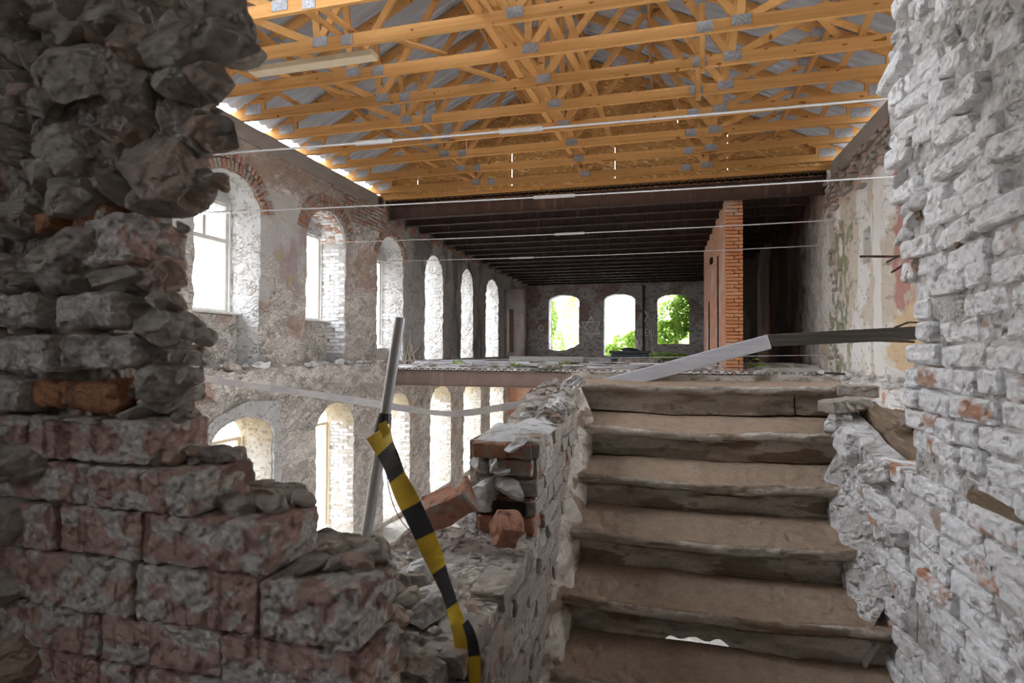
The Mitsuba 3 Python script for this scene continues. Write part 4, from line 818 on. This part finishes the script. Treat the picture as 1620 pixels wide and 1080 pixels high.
# ------------------------------------------------------------------ worn stairs
tag('staircase', 'flight of worn dusty plaster and stone steps rising away from the viewer', 'staircase')
Y0, Z0, GO, RI = 3.6, -.195, .25, .227
HX = float(atY(1102, 1004, 2.66)[0])
def step(k, x0, x1, n=64):
    yk, zk = Y0-GO*k, Z0-RI*k
    X = np.linspace(x0, x1, n); t = (X-.2)/(.75)
    wear = .030*np.exp(-(t/.75)**2)*(1.0 if 1 <= k <= 4 else .55)+.012*nfbm(np.stack([X, X*0+k, X*0], 1), 4, 3, k)
    prof = [(.055, -RI-.02), (.052, -.16), (.05, -.085), (.03, -.062), (.004, -.055), (-.012, -.04), (-.014, -.022), (-.004, -.006), (.02, 0), (.08, .004), (.16, .022), (.27, .05), (.27, -.05), (.09, -.07), (.09, -RI-.02)]
    back = .335 if 0 < k != 5 else .295 if k else .13
    P = np.array(prof); P[P[:, 0] > .26, 0] = back; m = len(P); V = np.zeros((n, m, 3))
    for i in range(m):
        V[:, i, 0] = X; V[:, i, 1] = yk+P[i, 0]; V[:, i, 2] = zk+P[i, 1]
        top = 1.0 if 4 <= i <= 11 else 0.0
        V[:, i, 2] -= wear*top*(1.25 if i < 10 else .6)
        V[:, i, 1] += wear*.5*(1 if i in (5, 6, 7) else 0)
    if k == 4:
        lift = .08*np.exp(-((X-HX)/.16)**8)*(1+.10*np.sin(X*60))
        V[:, 0, 2] += lift; V[:, 14, 2] += lift
    v = V.reshape(-1, 3); ns = nfbm(v, 5, 4, k+3); v = v+np.stack([ns*0, ns*.035, nfbm(v, 6, 4, k+9)*.02], 1)
    v += np.stack([nfbm(v, 30, 3, 1)*0, nfbm(v, 30, 3, 2)*.012, nfbm(v, 30, 3, 3)*.006], 1)
    i, j = np.meshgrid(np.arange(n-1), np.arange(m), indexing='ij'); q = np.stack([i*m+j, (i+1)*m+j, (i+1)*m+(j+1) % m, i*m+(j+1) % m], -1).reshape(-1, 4)
    tr = trimesh.Trimesh(np.c_[P, np.zeros(m)], [], process=False); cap = [[0, a, a+1] for a in range(1, m-1)]; cap = np.array([[0, 1, 14], [1, 2, 14], [2, 13, 14], [2, 3, 13], [3, 4, 13], [4, 5, 13], [5, 6, 13], [6, 7, 13], [7, 8, 13], [8, 9, 13], [9, 10, 13], [10, 12, 13], [10, 11, 12]])
    return v, np.vstack([q[:, [0, 1, 2]], q[:, [0, 2, 3]], cap[:, ::-1]*1, cap+(n-1)*m])
for k in range(7):
    x0, x1 = (-.585, 1.01) if k == 0 else (-.53, .93)
    key = put('step', step(k, x0, x1, 150), 'm_step', 'staircase', smooth=True)
    if k == 0: tag(key, 'top step with rounded overhanging nosing and a crack')
    if k == 4: tag(key, 'worn step with a bright gap under its riser')
put('crack', tube([(.745, 3.598, -.225), (.75, 3.648, -.27), (.748, 3.652, -.33), (.76, 3.65, -.42)], .004, 5), 'm_dark', 'staircase')
for k, (x, w) in enumerate(((.2, .8), (.42, .55), (.15, .5))):   # broken plaster edges above the treads
    yk, zk = Y0-GO*(k+2), Z0-RI*(k+2); put('plaster_break', stone((x, yk+.046, zk-.19), (w, .012, .02), g, 3, 3, .25, R=np.eye(3)), 'm_dirt', 'staircase')
def fillet(xa, xb, mat, seed, y0=1.9, y1=3.5):      # plaster ramp along the ends of the treads
    ys = np.linspace(y0, y1, 90); xs = np.linspace(0, 1, 9); Y, S = np.meshgrid(ys, xs, indexing='ij'); X = xa+(xb-xa)*S
    line = Z0+(Y-Y0)/GO*RI
    Z = line-.13+.27*S**.9+.05*np.sin((Y-Y0)/GO*2*math.pi)*(1-S)+.05*nfbm(np.stack([X*2, Y, X*0], -1), 9, 4, seed); X = X+.03*nfbm(np.stack([X, Y, X*0], -1), 6, 3, seed+1)*(1-S)
    v = np.stack([X, Y, Z], -1).reshape(-1, 3); i, j = np.meshgrid(np.arange(89), np.arange(8), indexing='ij'); q = np.stack([i*9+j, i*9+j+1, (i+1)*9+j+1, (i+1)*9+j], -1).reshape(-1, 4)
    put('plaster_ramp', (np.vstack([v, v-[0, 0, .12]]), np.vstack([q[:, [0, 1, 2]], q[:, [0, 2, 3]], q[:, [0, 2, 1]]+len(v), q[:, [0, 3, 2]]+len(v)])), mat, 'staircase', smooth=True)
fillet(-.40, -.52, 'm_step', 3); fillet(.79, .92, 'm_limemortar', 8, 2.62, 3.22)

# ------------------------------------------------------------------ broken stair wall at the left of the steps
XS = -.49
def T3(p): return np.c_[XS-p[:, 2], p[:, 0], p[:, 1]]
poly = Polygon([(1.32, -2.3), (3.86, -2.3), (3.86, -.30), (3.62, -.27), (3.4, -.235), (3.2, -.27), (3.0, -.33), (2.78, -.37), (2.24, -.375), (2.24, -.74), (1.8, -.78), (1.32, -.84)])
pebbled('wall_stair', poly, T3, .28, .04, 'm_mortar', None, .02, .016, 101, 9)
tag('wall_stair', 'broken dusty brick wall along the left side of the stairs', 'wall', kind='structure')
z, r = -.40, 0
while z > -1.75:
    ya = 2.20 if z > -.74 else 1.34; y = ya; k = 0
    yend = 2.80 if z > -.42 else 3.2
    while y < yend:
        L = (.25 if (k+r) % 2 else .13)*g.uniform(.92, 1.05)
        if g.random() < .9: put('brick', brick((XS-.05+g.uniform(-.012, .014), y+L/2, z), (.12, L-.014, .064), g, (4, 8, 4), .009, .008, .02, scale=22, fine=.004), 'm_brick', 'wall_stair', uv=(g.random(), g.uniform(.55, .85)))
        y += L; k += 1
    z -= .078; r += 1
for i, (x0, x1, z, tone, cov, dy, mat) in enumerate(((-.745, -.60, -.405, .2, .35, 0, 'm_brick'), (-.60, -.50, -.405, .2, .5, .01, 'm_brick'), (-.66, -.50, -.475, .3, .55, .02, 'm_brick'), (-.66, -.50, -.625, .1, .2, .03, 'm_brick'), (-.72, -.60, -.70, .2, .3, 0, 'm_brick'), (-.60, -.49, -.70, .1, .3, .01, 'm_brick'))):
    put('brick', brick(((x0+x1)/2, 2.25+dy, z), (x1-x0, .13, .064), g, (4, 3, 2), .01, .007, .02), mat, 'wall_stair', uv=(tone, cov))
put('slot', abox(-.655, -.515, 2.175, 2.2, -.655, -.605, r=.006), 'm_dark', 'wall_stair')
for (x, y, z, a, b, c) in ((-.72, 2.22, -.47, .09, .1, .1), (-.655, 2.2, -.46, .05, .07, .09), (-.60, 2.21, -.545, .2, .1, .075), (-.70, 2.22, -.58, .12, .14, .16), (-.76, 2.27, -.66, .14, .16, .2), (-.62, 2.19, -.49, .09, .06, .04), (-.55, 2.19, -.37, .13, .12, .05), (-.66, 2.3, -.355, .18, .2, .04), (-.58, 2.5, -.352, .24, .25, .04), (-.70, 2.5, -.37, .16, .3, .06)):
    put('stone', stone((x, y, z), (a, b, c), g, 3, 7, .1), 'm_limestone', 'wall_stair', uv=(g.random()*.4, .2))
for k in range(34):             # mortar pile under the left end of the top step
    y = g.uniform(2.72, 3.5); s = g.uniform(.07, .17); put('stone', stone((g.uniform(-.68, -.5), y, -.35+(y-2.75)*.15+g.uniform(-.05, .03)), (s, s*1.1, s*.7), g, 4, 9, .16, lo=.36, hi=.66), 'm_mortar' if k % 3 else 'm_limestone', 'wall_stair', uv=(g.random()*.5, .2))
put('stair_rubble', mound(-1.35, -.52, 1.22, 2.3, -1.9, lambda X, Y: -.79+.06*np.sin(X*5+Y*4)-.5*np.clip((-1.0-X)/.4, 0, 1)+.10*np.clip((Y-1.9)/.3, 0, 1), .022, 6, .05, 8), 'm_mortar', 'wall_stair'); tag('wall_stair__stair_rubble', 'loose mortar and rubble on the broken top', kind='stuff')
LB = [((-.80, 2.08, -.60), (.20, .12, .10), (.3, -.5, .35), 'm_brick', (.3, .35), 'broken reddish brick lump leaning against the stub of the stair wall'),
      ((-.555, 2.03, -.66), (.09, .10, .10), (.6, .3, .5), 'm_brick', (.25, .15), 'small pointed orange brick fragment on the rubble beside the stairs')]
for c, s, e, mt, uv, lab in LB: single('brick_fragment', brick(c, s, g, (5, 4, 4), .012, .014, 0, R=rotz(e[2]) @ rotx(e[0]) @ roty(e[1]), scale=14), mt, lab, 'brick', uv=uv)
for i in range(80):
    x, y = g.uniform(-1.15, -.52), g.uniform(1.3, 2.15); s = abs(g.normal(.03, .03))+.015
    if i < 12: x, y, s = g.uniform(-.95, -.56), g.uniform(1.24, 1.5), g.uniform(.07, .13)
    z = -.77+.06*math.sin(x*5+y*4)-.5*min(1, max(0, (-1.0-x)/.4))+s*.2
    key = put('rubble_chunk', stone((x, y, z), (s*1.3, s, s*.85), g, 2 if s > .05 else 1, 6, .1), 'm_stone' if g.random() < .65 else 'm_limestone', uv=(g.random(), .4))
    tag(key, 'grey chunk of rubble on the broken wall left of the stairs', 'rubble', 'rubble chunks beside the stairs')
z, r = -.86, 0
while z > -1.6:                 # near stub of that wall, under the rubble
    x = -.52-.06*(r % 2)
    while x > -1.1:
        L = .13 if g.random() < .5 else .24
        if g.random() < .85: put('brick', brick((x-L/2, 1.26+g.uniform(-.02, .02), z), (L-.014, .13, .066), g, (4, 3, 2), .011, .008, .04), 'm_brick', 'wall_stair', uv=(g.random(), g.uniform(.6, .95)))
        x -= L
    z -= .08; r += 1

# ------------------------------------------------------------------ planks, pipe, tapes
def plank(name, a, b, w, h, mat, lab):
    m = bar(a, b, w, h, r=.004); d = trimesh.Trimesh(*m, process=False).subdivide().subdivide(); v = np.array(d.vertices); v = v+np.stack([nfbm(v, 4, 2, 1), nfbm(v, 4, 2, 2), nfbm(v, 4, 2, 3)], 1)*.012
    single(name, (v, np.array(d.faces)), mat, lab, 'plank')
plank('pale_plank', atY(930, 618, 3.72), atY(1216, 540, 3.72), .03, .088, 'm_greyplank', 'pale weathered plank slanting up behind the top step')
a, b = atY(1206, 538.5, 3.76), atY(1462, 526, 3.76); plank('dark_plank', a, a+(b-a)*3.35, .03, .076, 'm_darkplank', 'dark level plank running right from the end of the pale plank')
k = thing('metal_pipe', 'grey galvanised pipe leaning upright beside the stairs', 'pipe')
p0, p1 = atY(633, 503, 1.72), atY(566, 935, 1.60); put('tube', tube([p0, (p0+p1)/2, p1], .0175, 16), 'm_galv', k)
put('bore', tube([p0-(p1-p0)*.0008, p0+(p1-p0)*.01], .0135, 12), 'm_dark', k)
k = thing('hazard_tape', 'yellow and black hazard tape tied to the pipe and hanging down to the bottom edge', 'tape')
def tape(name, pts, n, mat, parent, tw=0, u0=0):
    w = np.array([[*atY(u, v, Y), wd] for u, v, Y, wd in pts]); s = spline(w, n); p = s[:, :3]; t = np.gradient(p, axis=0); t /= np.linalg.norm(t, axis=1, keepdims=True)
    side = np.cross(t, -FW); side /= np.linalg.norm(side, axis=1, keepdims=True); a = tw*np.sin(np.linspace(0, 9, n))[:, None]
    side = side*np.cos(a)+np.cross(t, side)*np.sin(a)
    v, f, uv = ribbon(p, side, s[:, 3], .0012); uv[:, 0] += u0
    key = numbered(parent+'__'+name); scene[key] = mikit.ply((v+[0, 0, UP], f), mat, uv=uv); return key
tape('strip', [(598, 682, 1.62, .085), (606, 702, 1.60, .080), (622, 742, 1.57, .066), (645, 790, 1.54, .062), (668, 838, 1.50, .058), (688, 885, 1.47, .054), (706, 930, 1.44, .048), (724, 985, 1.40, .042)], 60, 'm_hazard', k, .5, .03)
tape('strip', [(604, 668, 1.615, .03), (616, 700, 1.60, .028), (634, 745, 1.58, .02), (652, 800, 1.56, .015), (672, 850, 1.53, .012)], 40, 'm_hazard', k, .3, .0)
tape('strip', [(722, 983, 1.395, .035), (728, 1010, 1.38, .034), (732, 1050, 1.37, .034), (736, 1120, 1.36, .034)], 20, 'm_hazard', k, .2, .0)
tape('strip', [(736, 984, 1.39, .020), (745, 1005, 1.375, .026), (751, 1050, 1.365, .030), (754, 1120, 1.355, .032)], 24, 'm_hazard', k, .2, .115)
c = p0+(p1-p0)*.42; ax = (p1-p0)/np.linalg.norm(p1-p0); v, f = tube([c-ax*.05, c-ax*.02, c+ax*.012, c+ax*.03], [.0205, .024, .026, .022], 12); key = numbered(k+'__knot')
scene[key] = mikit.ply((v+[0, 0, UP], f), 'm_hazard', uv=np.stack([np.full(len(v), .15), v[:, 0]*0], 1)); tag(key, 'shiny dark knot round the pipe')
k = thing('barrier_tape', 'faded white barrier tape sagging across the hall to the left end of the top step', 'tape')
tape('strip', [(230, 578, 2.9, .04), (318, 597, 2.92, .04), (400, 610, 2.95, .04), (520, 627, 3.0, .039), (640, 646, 3.04, .038), (705, 654, 3.06, .030), (722, 654, 3.06, .034), (800, 643, 3.1, .040), (850, 635, 3.14, .044), (895, 625, 3.2, .05)], 90, 'm_tape', k, .12)
single('thin_wire', tube(spline([atY(612, 745, 1.75), atY(618, 785, 1.72), atY(636, 825, 1.7), atY(662, 850, 1.68), atY(690, 862, 1.66)], 24), .0015, 5), 'm_wire', 'thin dark wire drooping between the pipe and the rubble', 'wire')

# ------------------------------------------------------------------ plants and what stands outside
def leaves(n, c, size, s, seed, fn=None):
    g = np.random.default_rng(seed); V, F = [], []
    d = g.normal(size=(n, 3)); d /= np.linalg.norm(d, axis=1, keepdims=True); P = np.asarray(c)+d*g.uniform(.55, 1, (n, 1))**.5*np.asarray(size)/2*(.75+.5*(meshkit.noise(d*2.5+seed)[:, None]))
    if fn is not None: P = P[fn(P)]
    n = len(P); a = g.normal(size=(n, 3)); a /= np.linalg.norm(a, axis=1, keepdims=True); b = np.cross(a, g.normal(size=(n, 3))); b /= np.linalg.norm(b, axis=1, keepdims=True); sz = s*g.uniform(.6, 1.3, (n, 1))
    v = np.stack([P-a*sz, P+b*sz*.5, P+a*sz, P-b*sz*.5], 1).reshape(-1, 3); k = np.arange(n)[:, None]*4
    return v, np.vstack([k+[0, 1, 2], k+[0, 2, 3]])
def tree(name, lab, cat, blobs, s, n, mat, trunk=None, seed=0, group=None):
    k = thing(name, lab, cat, group)
    put('foliage', join([leaves(n, c, z, s, seed+i) for i, (c, z) in enumerate(blobs)]), mat, k)
    if trunk: put('trunk', tube(spline(trunk, 8), np.linspace(.5, .3, 8)*trunk[0][0]*0+np.linspace(.18, .08, 8), 8), 'm_bark', k)
q = atY(882, 520, 33)
tree('conifer', 'green conifer seen through the left opening of the end wall', 'tree', [(q+[-.2, 0, -1.3], (1.6, 1.4, 2.6)), (q+[-.45, 0, .6], (1.0, 1, 2.2)), (q+[-.9, 0, 1.3], (.9, 1, 2.0)), (q+[.1, .3, -2.5], (2.0, 1.4, 2.0))], .11, 900, 'm_conifer', [q+[-.4, .1, GZ-2.0-q[2]+.6], q+[-.4, .1, -1], q+[-.45, .1, 1]], 3)
q = atY(912, 505, 44)
tree('distant_tree', 'pale distant tree seen through the left opening of the end wall', 'tree', [(q, (2.6, 2, 5)), (q+[.8, 0, 2], (3, 2, 4))], .14, 500, 'm_leaf', [q+[.3, .1, GZ-q[2]], q+[.3, .1, -1], q+[.2, .1, 1]], 5)
q = atY(985, 548, 30)
tree('bush', 'leafy bush growing at the foot of the middle opening of the end wall', 'bush', [(q+[.1, 0, .0], (1.5, 1, 1.2)), (q+[-.55, 0, -.25], (.9, .8, .7)), (q+[.5, .1, .35], (.8, .8, 1.0)), (q+[0, 0, -1.2], (1.4, 1, 1.8))], .09, 800, 'm_leaf', [q+[0, .1, GZ-q[2]], q+[0, .1, -1.5], q+[0, .1, -.5]], 7)
q = atY(1064, 508, 28.9)
tree('ivy', 'bright green ivy filling the right opening of the end wall', 'ivy', [(q, (1.7, .6, 2.6)), (q+[-.3, .1, -.6], (1.2, .6, 1.4)), (q+[.35, 0, .3], (1.0, .6, 2.2)), (q+[.5, -.5, .2], (.9, .6, 2.2))], .085, 1100, 'm_leaf', [q+[.2, .1, GZ-q[2]], q+[.2, .1, -1.5], q+[.1, .1, .5]], 9)
q = atY(1064, 480, 40)
tree('distant_tree', 'tall tree behind the ivy of the right opening of the end wall', 'tree', [(q, (4, 3, 6)), (q+[.5, 0, -3], (4, 3, 5))], .16, 900, 'm_leaf', [q+[.3, .1, GZ-q[2]], q+[.3, .1, -1], q+[.2, .1, 1]], 15)
q = atY(1045, 563, 26.6)
tree('creeper', 'low bright green creeper on the floor before the right opening of the end wall', 'plant', [(q, (1.6, .7, .32)), (q+[.7, .2, .0], (1.0, .6, .22))], .06, 260, 'm_leaf', None, 11)
for i, (u, v, Y, n) in enumerate(((725, 574, 13.6, 40), (818, 577, 13.4, 60), (893, 577, 13.3, 50), (1195, 575, 13.3, 30))):
    q = atY(u, v, Y); tree('weed', ('small green weed among the rubble left on the upper floor edge', 'bright green weed hanging over the upper floor edge near mid span', 'green weed sprouting over the floor edge right of mid span', 'sparse weed by the foot of the brick pier')[i], 'plant', [(q, (.34, .25, .2))], .045, n, 'm_leaf', None, 20+i)
k = thing('dry_twigs', 'bare dry twigs standing before the third upper opening', 'twigs'); gt = np.random.default_rng(5)
for i in range(9):
    a = np.array([XL+.25+gt.uniform(-.1, .3), 12.9+gt.uniform(-.3, 1.0), -.42]); d = np.array([gt.normal(0, .18), gt.normal(.2, .3), gt.uniform(.4, .8)])
    put('twig', tube(spline([a, a+d*.5+gt.normal(0, .05, 3), a+d], 8), np.linspace(.010, .004, 8), 5), 'm_twig', k)
k = thing('neighbour_house', 'pale neighbouring house seen through the nearest left window', 'building')
put('wall', abox(-17.5, -16, -4, 14, GZ-.3, 3.2), 'm_housewall', k); put('eaves', abox(-16, -15.4, -4.2, 14.2, 3.2, 3.5), 'm_rooftile', k); put('roof_slope', bar((-15.4, 5, 3.55), (-20, 5, 6.2), 18.6, .2), 'm_rooftile', k)
for i in range(4):
    w = put('window', abox(-16.02, -15.95, .2+3.4*i, 1.4+3.4*i, .2, 1.9), 'm_white', k); put('pane', abox(-15.96, -15.94, .3+3.4*i, 1.3+3.4*i, .3, 1.8), 'm_slate', w)
q = atY(985, 536, 60); k = thing('distant_house', 'distant house with a grey roof seen through the middle opening of the end wall', 'building')
put('wall', abox(q[0]-3, q[0]+3, 60, 66, GZ-.4, q[2]), 'm_housewall', k); put('roof_slope', bar((q[0], 59.7, q[2]-.1), (q[0], 63, q[2]+1.1), 7, .15), 'm_rooftile', k); put('roof_slope', bar((q[0], 63, q[2]+1.1), (q[0], 66.3, q[2]-.1), 7, .15), 'm_rooftile', k)

# look-alikes of one label are told apart by their order from the left
for n, key in enumerate(sorted((k for k in WHERE if k.startswith('loose_board')), key=WHERE.get)):
    labels[key]['label'] = f'splintered grey board in the rubble on the upper floor edge, {ORD[n]} from the left'
same = {}
for key in WHERE:
    if key.startswith('short_brace'): same.setdefault(labels[key]['label'], []).append(key)
for text, keys in same.items():
    if len(keys) > 1:
        for n, key in enumerate(sorted(keys, key=WHERE.get)): labels[key]['label'] = text+', '+('leftmost' if n == 0 else 'rightmost' if n == len(keys)-1 else 'middle')
